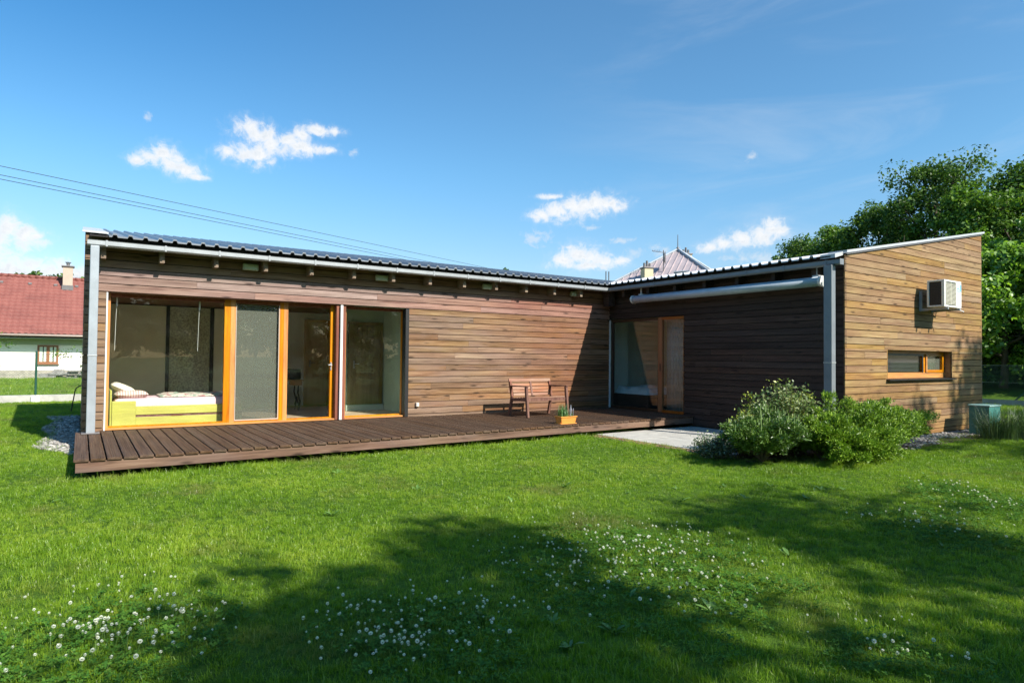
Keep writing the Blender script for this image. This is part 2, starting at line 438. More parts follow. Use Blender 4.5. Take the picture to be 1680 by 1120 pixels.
M['clover'] = leafmat('clover_leaf', (.030, .095, .014), (.065, .165, .020), (.12, .235, .03), .3, .015)
M['petal'] = leafmat('clover_petals', (.60, .60, .52), (.75, .75, .70), (.82, .82, .78), .3, .03)
M['stem'] = leafmat('flower_stem', (.06, .13, .03), (.09, .18, .04), (.12, .22, .05), .2, .03)
M['weed'] = leafmat('weed_leaf', (.06, .14, .025), (.10, .21, .035), (.16, .29, .05), .3, .06)
M['leaf_dark'] = leafmat('oak_leaves', (.024, .058, .012), (.058, .125, .022), (.13, .22, .034), .35, .02)
M['leaf_mid'] = leafmat('lime_leaves', (.040, .095, .016), (.10, .20, .030), (.18, .29, .04), .38, .02)
M['leaf_bright'] = leafmat('maple_leaves', (.070, .16, .020), (.17, .32, .035), (.32, .48, .06), .42, .05)
M['leaf_pale'] = leafmat('birch_leaves', (.07, .11, .04), (.13, .18, .07), (.22, .27, .12), .35, .08)
M['varieg'] = leafmat('variegated_leaves', (.04, .085, .018), (.105, .17, .045), (.27, .30, .13), .22, .03, scale=3.)
M['yellowleaf'] = leafmat('yellow_variegated_leaves', (.12, .19, .025), (.24, .30, .04), (.40, .42, .08), .25, .03, scale=3.)
M['juniper'] = leafmat('juniper_sprays', (.035, .085, .008), (.125, .235, .014), (.30, .44, .04), .22, .03, scale=2.)
M['pine'] = leafmat('pine_needles', (.022, .060, .010), (.070, .150, .018), (.16, .27, .035), .15, .06, scale=2.)
M['candle'] = leafmat('pine_candles', (.14, .23, .06), (.20, .30, .09), (.28, .38, .13), .2, .04)
M['lowshrub'] = leafmat('small_grey_leaves', (.035, .07, .022), (.075, .125, .04), (.17, .22, .10), .2, .08, scale=3.)
M['reed'] = leafmat('ornamental_grass_blades', (.022, .05, .018), (.05, .095, .03), (.12, .19, .06), .25, .06)
M['chive'] = leafmat('chive_leaves', (.04, .11, .03), (.08, .20, .05), (.14, .28, .08), .25, .05)
M['lavender'] = plain('lavender_spikes', (.30, .30, .36), .8, 0, .2, 20.)

# ------------------------------------------------------------------ ground
def ground():
    xs = np.unique(np.concatenate([np.linspace(-900, -40, 12), np.linspace(-40, 70, 120), np.linspace(70, 1100, 14)]))
    ys = np.unique(np.concatenate([np.linspace(-300, -40, 8), np.linspace(-40, 70, 120), np.linspace(70, 1500, 16)]))
    X, Y = np.meshgrid(xs, ys, indexing='ij')
    Z = np.full_like(X, GZ)
    # a low bank beyond the right-hand fence
    bank = np.clip((X - 26.5) / 6., 0, 1); bank = bank * bank * (3 - 2 * bank)
    Z += bank * .75
    V = np.stack([X, Y, Z], -1).reshape(-1, 3); n = len(ys)
    i, j = np.meshgrid(np.arange(len(xs) - 1), np.arange(n - 1), indexing='ij')
    F = np.stack([i * n + j, (i + 1) * n + j, (i + 1) * n + j + 1, i * n + j + 1], -1).reshape(-1, 4)
    o = np_mesh('lawn', V, F, M['lawn']); tag(o, 'mown green lawn round the timber house', 'lawn', kind='structure')
ground()

DK = lambda x: -3.1 + .42 * (x + .07) / 11.11          # deck front edge
pad = MB()
for i in range(3):
    for j in range(6):
        x0 = 8.24 + i * .935; y0 = -5.75 + j * .52
        pad.bbox(x0, x0 + .925, y0, y0 + .512, GZ - .05, GZ + .018 + random.uniform(-.003, .003), .006)
tag(pad.build('patio_paving', M['grout']), 'pale concrete paving between the deck and the shrubs', 'paving', kind='structure')

# pebbles: nobody could count them
def pebbles(name, spots, label, mat='pebble'):
    ico_v, ico_f = [], []
    import bmesh
    bm = bmesh.new(); bmesh.ops.create_icosphere(bm, subdivisions=1, radius=1); bm.verts.index_update()
    bv = np.array([v.co[:] for v in bm.verts]); bf = np.array([[v.index for v in f.verts] for f in bm.faces]); bm.free()
    Vs, Fs = [], []; o = 0
    for (x, y, r) in spots:
        s = np.array([r * RNG.uniform(.7, 1.3), r * RNG.uniform(.6, 1.1), r * RNG.uniform(.4, .7)])
        a = RNG.uniform(0, 6.28); c, sn = math.cos(a), math.sin(a)
        v = bv * s; v = np.stack([v[:, 0] * c - v[:, 1] * sn, v[:, 0] * sn + v[:, 1] * c, v[:, 2]], 1)
        Vs.append(v + (x, y, GZ + s[2] * .5)); Fs.append(bf + o); o += len(bv)
    ob = np_mesh(name, np.concatenate(Vs), np.concatenate(Fs), M[mat])
    tag(ob, label, 'gravel', kind='stuff')
sp = []
for k in range(2600):
    x = RNG.uniform(10.6, 17.2); w = .62 + .18 * math.sin(x * 1.7) + .1 * math.sin(x * 5)
    if x > 15: w *= .8
    sp.append((x, -6.02 - RNG.random() * w, RNG.uniform(.018, .042)))
pebbles('gravel', sp, 'pale pebble strip along the foot of the end wall')
sp = []
for k in range(2200):
    y = RNG.uniform(-.75, 6.2); w = .52 + .08 * math.sin(y * 2.3)
    if y < .3: w *= max(0, 1 - (.3 - y) / 1.3)
    sp.append((-.02 - RNG.random() * w, y, RNG.uniform(.02, .045)))
pebbles('gravel', sp, 'pebble strip beside the left end of the timber house')
M['mulch'] = pebblemat('bark_mulch', (.07, .035, .02), (.34, .20, .13))
sp = []
for k in range(1500):
    y = RNG.uniform(-5.9, -2.75); w = .22 + .08 * math.sin(y * 4)
    sp.append((8.235 - RNG.random() * w, y, RNG.uniform(.010, .026)))
pebbles('gravel', sp, 'brown stone and bark chips along the left edge of the concrete paving', 'mulch')
b = MB(); b.box(8.02, 8.238, -5.75, -2.8, GZ - .1, GZ + .007); b.box(-.5, -.01, .1, 6.2, GZ - .1, GZ + .008); b.box(10.6, 17.2, -6.8, -6.0, GZ - .1, GZ + .008); b.box(8.0, 10.6, -6.35, -5.76, GZ - .1, GZ + .012)
tag(b.build('planting_soil', M['soil']), 'dark soil under the shrubs and pebbles', 'soil', kind='structure')

# ------------------------------------------------------------------ the timber house
H = thing('timber_house', 'long brown timber-clad L-shaped bungalow with blue-grey metal roof behind the lawn', 'house', (0, 0, GZ))

BH, GAP, BT = .127, .013, .022
def clip_poly(p, a, b, c):
    """keep a*x+b*z<=c"""
    out = []
    for i in range(len(p)):
        P, Q = p[i], p[(i + 1) % len(p)]
        dp, dq = a * P[0] + b * P[1] - c, a * Q[0] + b * Q[1] - c
        if dp <= 0: out.append(P)
        if (dp < 0 < dq) or (dq < 0 < dp):
            t = dp / (dp - dq); out.append((P[0] + t * (Q[0] - P[0]), P[1] + t * (Q[1] - P[1])))
    return out

def board_wall(to3, nrm, s0, s1, z0, z1, holes=(), slope=None, zbase=0., pick=None, seed=1, lens=(3.0, 5.0)):
    """boards over the strip s0..s1, z0..z1 with rectangular holes; to3(s, z, d) gives a 3D point, d out of the wall"""
    rr = random.Random(seed); mbs = MB()
    r0 = math.floor((z0 - zbase) / BH)
    z = zbase + r0 * BH
    while z < z1 - 1e-6:
        a, bq = max(z + GAP / 2, z0), min(z + BH - GAP / 2, z1)
        joints = [s0]
        s = s0 + rr.uniform(.6, lens[1])
        while s < s1 - .5: joints.append(s); s += rr.uniform(*lens)
        joints.append(s1)
        cuts = sorted({a, bq} | {h for hh in holes for h in (hh[2], hh[3]) if a < h < bq})
        dd = rr.uniform(-.0015, .0015)
        for ca, cb in zip(cuts[:-1], cuts[1:]):
            if cb - ca < .006: continue
            zm = (ca + cb) / 2
            for ja, jb in zip(joints[:-1], joints[1:]):
                iv = [(ja + (.0015 if ja > s0 else 0), jb - (.0015 if jb < s1 else 0))]
                for h in holes:
                    if h[2] < zm < h[3]:
                        nv = []
                        for p, q in iv:
                            if h[1] <= p or h[0] >= q: nv.append((p, q)); continue
                            if p < h[0]: nv.append((p, h[0]))
                            if q > h[1]: nv.append((h[1], q))
                        iv = nv
                for p, q in iv:
                    if q - p < .01: continue
                    poly = [(p, ca), (q, ca), (q, cb), (p, cb)]
                    if slope: poly = clip_poly(poly, *slope)
                    if len(poly) < 3: continue
                    mbs.m = pick(zm, (p + q) / 2) if pick else 0
                    d = BT + dd + rr.uniform(-.001, .001)
                    base = [to3(s, zz, 0) for s, zz in poly]; e = Vector(to3(0, 0, d)) - Vector(to3(0, 0, 0))
                    mbs.prism(base, e)
        z += BH
    return mbs

# facade (y = 0); boards face -y
GL0, GL1, GL2, GL3, GTOP = .305, 4.085, 4.15, 5.53, 2.2
fh = [(GL0, 5.53, -.3, GTOP)]
to_f = lambda s, z, d: (s, .0 + BT - d, z)
pick_f = lambda z, x: 1 if (GTOP < z < 2.62 and x > .75) else 0
w_ = board_wall(to_f, None, .0, L, -.22, ZT - .01, fh, None, 0.05, pick_f, 3)
wall_f = w_.build('wall', [M['facade'], M['facade_pink']], H)
# wing wall (x = L); boards face -x
WD1 = 2.40
to_w = lambda s, z, d: (L + BT - d, -s, z)
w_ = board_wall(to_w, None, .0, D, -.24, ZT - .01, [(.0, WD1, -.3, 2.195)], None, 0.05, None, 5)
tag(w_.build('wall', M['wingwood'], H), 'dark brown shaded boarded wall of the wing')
# end wall (y = -D); boards face -y
WX0, WX1, WZ0, WZ1 = 12.50, 15.21, .895, 1.44
to_e = lambda s, z, d: (s, -D + BT - d, z)
w_ = board_wall(to_e, None, L - .02, L + W, -.215, ZT + W * SL, [(WX0, WX1, WZ0, WZ1)], (-SL, 1, ZT - SL * L - .015), 0.0, None, 8, (2.0, 5.0))
tag(w_.build('wall', M['endwood'], H), 'golden brown end wall with sloping top')
# left gable wall (x = 0), boards face -x
to_l = lambda s, z, d: (BT - d, s, z)
w_ = board_wall(to_l, None, .02, 5.7, -.22, ZT + 5.7 * SL, (), (-SL, 1, ZT - .015), 0.05, None, 9)
w_.build('wall', M['sidewood'], H)
# back and far right walls
to_b = lambda s, z, d: (s, 5.7 - BT + d, z); w_ = board_wall(to_b, None, 0, L + W, -.22, 4.08, (), None, .05, None, 12); w_.build('wall', M['facade'], H)
to_r = lambda s, z, d: (L + W - BT + d, s, z); w_ = board_wall(to_r, None, -D, 5.7, -.22, 4.08, (), None, .05, None, 13); w_.build('wall', M['sidewood'], H)

# structural shell behind the boards, with the openings left free
sh = MB(); T0, T1 = BT + .001, .24
def shell_y(y0, y1, x0, x1, holes, zt=ZT - .03):
    xs = sorted({x0, x1} | {h for q in holes for h in q[:2]})
    for a, b_ in zip(xs[:-1], xs[1:]):
        hs = [q for q in holes if q[0] <= a + 1e-6 and q[1] >= b_ - 1e-6]
        if not hs: sh.box(a, b_, y0, y1, -.2, zt)
        for q in hs:
            if q[2] > -.2: sh.box(a, b_, y0, y1, -.2, q[2])
            sh.box(a, b_, y0, y1, q[3], zt)
shell_y(T0, T1, .03, L - .0, [(GL0 - .03, 5.56, -.3, GTOP + .03)])
# gable shell pieces follow the slope
def gable_shell(x0, x1, y0, y1):
    sh.prism([(x0, y0, -.2), (x1, y0, -.2), (x1, y0, ZT + SL * (x1 - L) - .03), (x0, y0, ZT + SL * (x0 - L) - .03)], (0, y1 - y0, 0))
gable_shell(L + .03, WX0 - .03, -D + T0, -D + T1); gable_shell(WX1 + .03, L + W - .03, -D + T0, -D + T1)
sh.box(WX0 - .03, WX1 + .03, -D + T0, -D + T1, -.2, WZ0 - .03)
sh.prism([(WX0 - .03, -D + T0, WZ1 + .03), (WX1 + .03, -D + T0, WZ1 + .03), (WX1 + .03, -D + T0, ZT + SL * (WX1 + .03 - L) - .03), (WX0 - .03, -D + T0, ZT + SL * (WX0 - .03 - L) - .03)], (0, T1 - T0, 0))
sh.prism([(T0, .25, -.2), (T0, 5.6, -.2), (T0, 5.6, ZT + SL * 5.6 - .03), (T0, .25, ZT + SL * .25 - .03)], (.2, 0, 0))
for (ya, yb, za, zb) in ((-D + .25, -WD1 - .03, -.2, ZT - .03), (-WD1 - .03, .0, 2.225, ZT - .03)):
    sh.box(L + T0, L + T1, ya, yb, za, zb)
sh.box(.03, L + W - .03, 5.45, 5.67, -.2, 4.0); sh.box(L + W - .25, L + W - .03, -D + .25, 5.44, -.2, 4.0)
sh.build('wall_core', M['dark'], H)

# window reveals (boards lining the small end window)
rv = MB()
rv.box(WX1, WX1 + .02, -D - .002, -D + .2, WZ0, WZ1); rv.box(WX0 - .02, WX0, -D - .002, -D + .2, WZ0, WZ1)
rv.box(WX0 - .02, WX1 + .02, -D - .0, -D + .2, WZ1, WZ1 + .02)
rv.build('window_reveal', M['endwood'], H)

# roof -------------------------------------------------------------
def rib(n_period, u):
    """height of the trapezoid rib at u"""
    f = (u / n_period) % 1.0
    if f < .62: return 0.0
    if f < .70: return (f - .62) / .08 * .038
    if f < .92: return .038
    return (1 - f) / .08 * .038
def profile(a, b_, per):
    us = []
    k = math.floor(a / per)
    while k * per < b_:
        for f in (0, .30, .62, .70, .92): us.append((k + f) * per)
        k += 1
    us = [u for u in us if a < u < b_]
    return [a] + us + [b_]
def sheet(name, us, lo, hi, pt, mat='roof'):
    q = MB(); vs = []; fs = []
    for u in us:
        h = rib(.207, u); a, b_ = lo(u), hi(u)
        vs += [pt(u, a, h), pt(u, b_, h), pt(u, a, h - .022), pt(u, b_, h - .022)]
    for i in range(len(us) - 1):
        o, p = 4 * i, 4 * i + 4
        fs += [(o, p, p + 1, o + 1), (o + 2, o + 3, p + 3, p + 2), (o, o + 2, p + 2, p), (o + 1, p + 1, p + 3, o + 3)]
    q.add(vs, fs)
    return q.build(name, M[mat], H)
r1 = sheet('roof', profile(.30, L + W + .05, .207), lambda x: max(-.40, x - L), lambda x: 5.78, lambda x, y, h: (x, y, ZT + SL * y + .004 + h))
sheet('roof', profile(-D + .30, 5.70, .207), lambda y: max(L - .40, L + y), lambda y: L + W + .05, lambda y, x, h: (x, y, ZT + SL * (x - L) + .004 + h), 'roofpale')
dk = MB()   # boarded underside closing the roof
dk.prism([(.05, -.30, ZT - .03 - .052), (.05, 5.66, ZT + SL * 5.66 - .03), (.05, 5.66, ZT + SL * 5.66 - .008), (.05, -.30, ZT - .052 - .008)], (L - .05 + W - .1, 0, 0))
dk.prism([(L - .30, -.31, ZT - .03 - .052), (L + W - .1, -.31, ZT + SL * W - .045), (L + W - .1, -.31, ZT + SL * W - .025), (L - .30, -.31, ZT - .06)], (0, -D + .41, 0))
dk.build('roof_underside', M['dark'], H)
# flashing on the gable walls
fl = MB()
fl.prism([(-.045, -.03, ZT + .012), (-.045, 5.78, ZT + SL * 5.78 + .012), (-.045, 5.78, ZT + SL * 5.78 + .04), (-.045, -.03, ZT + .04)], (.345, 0, 0))
fl.prism([(-.045, -.05, ZT + .012), (.30, -.05, ZT + .012), (.30, -.05, ZT + .04), (-.045, -.05, ZT + .04)], (0, .018, 0))
fl.build('roof_flashing', M['flash'], H)
fl = MB()
fl.prism([(L - .03, -D - .045, ZT + .010), (L + W + .06, -D - .045, ZT + SL * (W + .06) + .010), (L + W + .06, -D - .045, ZT + SL * (W + .06) + .052), (L - .03, -D - .045, ZT + .052)], (0, .34, 0))
fl.prism([(L - .30, -D + .02, ZT - .10), (L - .035, -D + .02, ZT - .03), (L - .035, -D + .02, ZT + .03), (L - .30, -D + .02, ZT - .03)], (0, .27, 0))
fl.build('roof_flashing', M['flash'], H)
# dark drip line under the flashing of the end wall
dr = MB(); dr.prism([(L - .0, -D - .028, ZT - .022), (L + W, -D - .028, ZT + SL * W - .022), (L + W, -D - .028, ZT + SL * W + .009), (L - .0, -D - .028, ZT + .009)], (0, .026, 0))
dr.build('drip_edge', M['leadgrey'], H)

# gutters
def gutter_profile(side):   # in (out, z): open box gutter with rounded bottom
    return [(0, .084), (0, .02), (.02, 0), (.10, 0), (.122, .022), (.122, .084), (.128, .09), (.118, .092), (.116, .084), (.116, .026), (.098, .006), (.022, .006), (.006, .024), (.006, .084)]
ZG = 2.862
gp = gutter_profile(0)
g1 = MB(); g1.prism([(.02, -.295 - o, ZG + z) for o, z in gp], (L - .42 - .02, 0, 0))
x = .27
while x < L - .5:
    g1.box(x - .014, x + .014, -.4255, -.4235, ZG + .004, ZG + .096); x += .8
g1.build('gutter', M['metal'], H)
g2 = MB(); g2.prism([(L - .295 - o, -.296, ZG + z) for o, z in gp], (0, -D - .13 + .296, 0))
g2.box(L - .42, L - .30, -D - .133, -D - .131, ZG, ZG + .1)
y = -1.1
while y > -D:
    g2.box(L - .4255, L - .4235, y - .014, y + .014, ZG + .004, ZG + .096); y -= .8
g2.build('gutter', M['zincdark'], H)
# downpipes (square posts under the gutters)
def downpipe(x0, x1, y0, y1, zb, col):
    d = MB(); d.bbox(x0, x1, y0, y1, zb, ZG - .001, .008)
    o = d.build('downpipe', col, H)
    br = MB(); br.bbox(x0 - .004, x1 + .004, y0 - .004, y1 + .004, 1.18, 1.2, .002); br.build('joint_band', M['metal'], o)
    br = MB(); br.bbox(x0 - .06, x1 + .06, y0 - .01, y1 + .06, zb - .0, zb + .022, .004); br.build('foot_plate', M['leadgrey'], o)
downpipe(.062, .178, -.43, -.31, .002, M['steel'])
downpipe(L - .50 + .02, L - .375 + .02, -D - .02, -D + .125, GZ, M['zincdark'])

q = MB(); q.box(.31, L - .30, -.290, -.272, 2.935, 3.036); q.build('eave_light_stop', M['dark'], H)  # added dark strip, blocks sun slipping between gutter and roof sheet
q = MB(); q.box(L - .290, L - .272, -D + .30, -.291, 2.935, 3.036); q.build('eave_light_stop', M['dark'], H)
# rafters: each end that shows is a part of its own
x = .235
while x < L - .6:
    q = MB(); q.prism([(x - .034, -.255, 2.70), (x - .034, .0, 2.70), (x - .034, .0, 3.02), (x - .034, -.255, 2.975)], (.068, 0, 0))
    q.build('rafter', M['rafter'], H); x += .805
y = -.75
while y > -D + .4:
    q = MB(); q.prism([(L - .255, y + .04, 2.72), (L - .0, y + .04, 2.72), (L - .0, y + .04, 3.02), (L - .255, y + .04, 2.975)], (0, -.08, 0))
    q.build('rafter', M['wingwood'], H); y -= .805
q = MB(); q.box(L - .32, L - .12, -.32, -.12, 2.52, 2.86); q.build('corner_post', M['wingwood'], H)

# ---------------- glazing of the facade
FY0, FY1 = .165, .235      # frame depth
def frame(x0, x1, z0, z1, w=.06, y0=FY0, y1=FY1, wl=None, wr=None, wb=None):
    q = MB(); wl = w if wl is None else wl; wr = w if wr is None else wr; wb = w if wb is None else wb
    q.box(x0, x0 + wl, y0, y1, z0, z1); q.box(x1 - wr, x1, y0, y1, z0, z1)
    q.box(x0 + wl, x1 - wr, y0 + .002, y1 - .002, z0, z0 + wb); q.m = 1; q.box(x0 + wl, x1 - wr, y0 + .002, y1 - .002, z1 - w, z1)
    return q
def pane(x0, x1, z0, z1, y=.195, m='glass'):
    q = MB(); q.box(x0, x1, y, y + .008, z0, z1); return q
def glazed(x0, x1, label=None, w=.055, wl=None, wr=None, mat='orange'):
    wn = frame(x0, x1, .003, GTOP - .002, w, wl=wl, wr=wr, wb=.05).build('window', [M[mat], M['redbrown']], H)  # second material darkens the top rail, painting in the lintel's shade
    if label: wn['label'] = label
    a = x0 + (w if wl is None else wl); b_ = x1 - (w if wr is None else wr)
    pane(a, b_, .05, GTOP - w).build('pane', M['glass'], wn)
    return wn
w1 = glazed(GL0 + .012, 2.165, 'wide fixed window before the bed', wl=.04, wr=.10)
w2 = glazed(2.168, 3.08, 'window with pulled down insect screen', wl=.08, wr=.075)
q = MB(); q.box(2.25, 3.005, .225, .229, .06, GTOP - .05); q.build('insect_screen', M['screen'], w2)
q = MB(); q.box(2.25, 2.262, .154, .164, .053, GTOP - .06); q.box(2.988, 3.005, .154, .164, .053, GTOP - .06); q.box(2.262, 2.988, .154, .164, .053, .075); q.build('screen_frame', M['chimney'], w2)
w3 = glazed(3.083, 4.03, 'glazed door onto the deck', wl=.075, wr=.07)
q = MB(); q.box(3.965, 3.985, .15, .164, .95, 1.1); q.tube([(3.975, .155, 1.05), (3.975, .11, 1.05), (3.91, .105, 1.05)], .009); q.build('handle', M['metal'], w3)
q = MB(); q.box(4.032, 4.083, .04, .235, .003, GTOP - .002); q.build('mullion', M['redbrown'], H)
q = MB(); q.box(4.150, 4.215, .04, .235, .003, GTOP - .002); q.build('mullion', M['redbrown'], H)
q = MB(); q.bbox(4.092, 4.142, -.02, .03, .003, GTOP - .002, .006); q.build('white_post', M['white'], H)
q = MB(); q.box(4.086, 4.148, .04, .236, .003, GTOP - .001); q.build('mullion', M['black'], H)
w4 = glazed(4.217, 5.455, 'wide window of the room with brown door', wl=.05, wr=.006)
q = MB(); q.box(5.457, 5.528, .0, .236, .003, GTOP - .002); q.build('mullion', M['black'], H)
q = MB(); q.bbox(GL0 - .012, GL0 + .011, -.012, .236, .003, GTOP - .003, .003); q.build('window_trim', M['white'], H)
q = MB(); q.box(GL0, 5.53, .06, .164, .0025, .030); q.build('threshold', M['orangex'], H)
# ---------------- glazing of the wing (plane x = L)
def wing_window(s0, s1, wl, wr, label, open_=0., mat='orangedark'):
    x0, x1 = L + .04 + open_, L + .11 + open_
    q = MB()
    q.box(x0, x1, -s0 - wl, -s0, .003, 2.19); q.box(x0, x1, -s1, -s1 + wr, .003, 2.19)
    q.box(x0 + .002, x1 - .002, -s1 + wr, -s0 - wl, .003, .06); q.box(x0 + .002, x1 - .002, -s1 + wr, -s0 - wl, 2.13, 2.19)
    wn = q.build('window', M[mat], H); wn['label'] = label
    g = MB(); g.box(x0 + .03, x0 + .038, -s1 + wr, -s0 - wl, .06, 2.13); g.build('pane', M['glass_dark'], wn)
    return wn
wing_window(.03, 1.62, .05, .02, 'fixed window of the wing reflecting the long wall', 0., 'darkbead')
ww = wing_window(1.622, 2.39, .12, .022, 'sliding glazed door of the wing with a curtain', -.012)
q = MB(); q.box(L + .014, L + .027, -1.70, -1.68, .95, 1.12); q.build('handle', M['black'], ww)
q = MB(); q.box(L - .008, L + .03, -.020, -.004, .003, 2.19); q.build('window_trim', M['white'], H)
# ---------------- small end window
def end_window():
    y0, y1 = -D + .15, -D + .21
    q = MB(); q.m = 0
    q.box(WX0, WX1, y0, y1, WZ0 + .002, WZ0 + .11); q.box(WX0, WX1, y0, y1, WZ1 - .06, WZ1 - .002)
    for a, b_ in ((WX0, WX0 + .05), (14.26, 14.36), (WX1 - .06, WX1)): q.box(a, b_, y0 + .002, y1 - .002, WZ0 + .11, WZ1 - .06)
    wn = q.build('window', M['orangex'], H); wn['label'] = 'low strip window in the golden end wall'
    q = MB(); q.box(14.362, 14.41, y0 - .02, y1 - .01, WZ0 + .112, WZ1 - .062); q.box(WX1 - .115, WX1 - .062, y0 - .02, y1 - .01, WZ0 + .112, WZ1 - .062)
    q.box(14.41, WX1 - .115, y0 - .018, y1 - .01, WZ0 + .112, WZ0 + .16); q.box(14.41, WX1 - .115, y0 - .018, y1 - .01, WZ1 - .10, WZ1 - .062)
    q.build('sash', M['orangex'], wn)
    q = MB(); q.box(WX0 + .05, 14.26, y0 + .02, y0 + .028, WZ0 + .11, WZ1 - .06); q.build('pane', M['glass'], wn)
    q = MB(); q.box(14.41, WX1 - .115, y0 + .005, y0 + .013, WZ0 + .16, WZ1 - .10); q.build('pane', M['glass'], wn)
    q = MB(); q.box(14.40, WX1 - .11, y0 + .03, y0 + .034, WZ0 + .15, WZ1 - .09); q.build('insect_screen', M['screen'], wn)
    q = MB()
    z = WZ0 + .13
    while z < WZ1 - .08:
        q.prism([(WX0 + .06, y0 + .05, z), (WX0 + .06, y0 + .078, z + .014), (WX0 + .06, y0 + .078, z + .0155), (WX0 + .06, y0 + .05, z + .0015)], (14.24 - WX0 - .06, 0, 0)); z += .026
    q.build('blind', M['blindgrey'], wn)
    q = MB(); q.box(WX0 + .051, WX0 + .085, y0 - .012, y0 + .0, WZ0 + .112, WZ1 - .062); q.box(14.215, 14.258, y0 - .012, y0, WZ0 + .112, WZ1 - .062); q.box(WX0 + .085, 14.215, y0 - .012, y0, WZ1 - .1, WZ1 - .062); q.build('dark_bead', M['black'], wn)
    q = MB(); q.prism([(WX0 - .05, -D - .07, WZ0 - .035), (WX0 - .05, -D + .15, WZ0 - .015), (WX0 - .05, -D + .15, WZ0 + .0), (WX0 - .05, -D - .07, WZ0 - .014)], (WX1 - WX0 + .10, 0, 0)); q.build('sill', M['blackmetal'], wn)
end_window()

# ---------------- rooms seen through the glass
q = MB(); q.box(.26, L + .02, .24, 5.44, -.03, -.004); q.box(L + .25, L + W - .26, -D + .25, 5.44, -.03, -.005); q.build('room_floor', M['floor'], H)
q = MB(); q.box(.26, 4.78, .245, 4.0, 2.285, 2.33); q.box(4.78, 6.3, 2.07, 4.0, 2.285, 2.33); q.build('room_ceiling', M['brownceil'], H)
q = MB(); q.box(4.1, L - .02, .245, 4.0, 2.52, 2.55); q.box(L + .25, L + W - .26, -D + .26, 5.4, 2.5, 2.53); q.build('room_ceiling', M['offwhite'], H)
q = MB(); q.box(.23, .26, .25, 4.0, -.003, 2.284); q.box(.261, 4.15, 4.001, 4.06, -.003, 2.284); q.build('room_wall', M['greywall'], H)
q = MB(); q2 = MB(); q2.prism([(4.10, .25, -.003), (4.15, .25, -.003), (4.83, 2.0, -.003), (4.78, 2.0, -.003)], (0, 0, 2.513)); q2.box(4.83, 5.86, 2.0, 2.06, -.003, 2.51); q2.box(5.80, 5.88, .25, 1.999, -.003, 2.51); q2.box(4.9, 5.79, 1.90, 1.998, 0, .13); q2.build('room_wall', M['sagewall'], H)
q.box(4.152, 6.6, 4.001, 4.06, -.003, 2.51); q.box(6.2, 6.28, 2.07, 3.99, -.003, 2.51); q.box(5.9, L - .02, 1.0, 1.06, -.003, 2.51)
q.build('room_wall', M['offwhite'], H)
q = MB(); q.box(L + .26, L + W - .3, .55, .61, -.003, 2.49); q.box(L + 3.9, L + 3.96, -D + .3, .54, -.003, 2.49); q.box(L + .26, L + .9, .25, .5, 0, 2.49); q.build('room_wall', M['greywall'], H)
def room_door(x0, x1, y, z1, label, mat='doorwood'):
    q = MB(); q.bbox(x0, x1, y - .045, y - .005, .004, z1, .004); o = q.build('interior_door', M[mat], H); o['label'] = label
    q = MB(); q.box(x0 - .07, x0 - .002, y - .06, y - .003, .004, z1 + .07); q.box(x1 + .002, x1 + .07, y - .06, y - .003, .004, z1 + .07); q.box(x0 - .002, x1 + .002, y - .06, y - .003, z1 + .003, z1 + .07); q.build('door_frame', M[mat], o)
    q = MB(); q.box(x0 + .05, x0 + .08, y - .055, y - .045, .95, 1.12); q.tube([(x0 + .065, y - .05, 1.05), (x0 + .065, y - .10, 1.05), (x0 + .17, y - .10, 1.05)], .009); q.build('handle', M['metal'], o)
room_door(4.62, 5.12, 3.99, 2.05, 'honey wood bedroom door')
room_door(5.02, 5.70, 1.99, 1.93, 'brown wood door of the small room', 'darkdoor')
q = MB(); q.box(5.28, 5.34, 3.985, 4.0, 1.1, 1.2); q.build('light_switch', M['white'], H)

# ------------------------------------------------------------------ deck
DKT = thing('wooden_deck', 'long dark brown boarded deck along the front of the timber house', 'deck', (5.5, -1.5, GZ))
q = MB(); x = -.07; k = 0
while x < L - .02:
    x1 = min(x + .149, L - .012); f = DK((x + x1) / 2) - .02; dz = random.uniform(-.003, 0)
    y1 = -.002 if x > .0 else -.002
    q.bbox(x, x1, f, y1, -.03 + dz, dz, .004)
    for g_ in range(1, 7): xr = x + .153 * g_ / 7; q.box(xr - .0045, min(xr + .0045, x1 - .002), f + .004, y1 - .004, dz + .0001, dz + .0014)
    x += .1655
q.build('decking', M['deck'], DKT)
q = MB()
a = [(-.05, DK(-.05)), (L - .012, DK(L))]
q.prism([(a[0][0], a[0][1], -.155), (a[1][0], a[1][1], -.155), (a[1][0], a[1][1], -.0325), (a[0][0], a[0][1], -.0325)], (0, .04, 0))
q.build('fascia_board', M['fascia'], DKT)
q = MB(); q.box(-.05, -.01, DK(0) + .045, -.05, -.155, -.0325); q.build('fascia_board', M['sidewood'], DKT)
for yy in (-2.2, -1.3, -.4):
    q = MB(); q.box(.0, L - .03, yy - .04, yy + .04, -.16, -.034); q.build('joist', M['dark'], DKT)
x = .3
while x < L: q = MB(); q.box(x - .12, x + .12, DK(x) + .75, DK(x) + 1.0, GZ - .02, -.16); q.build('footing', M['grout'], DKT); x += 1.5

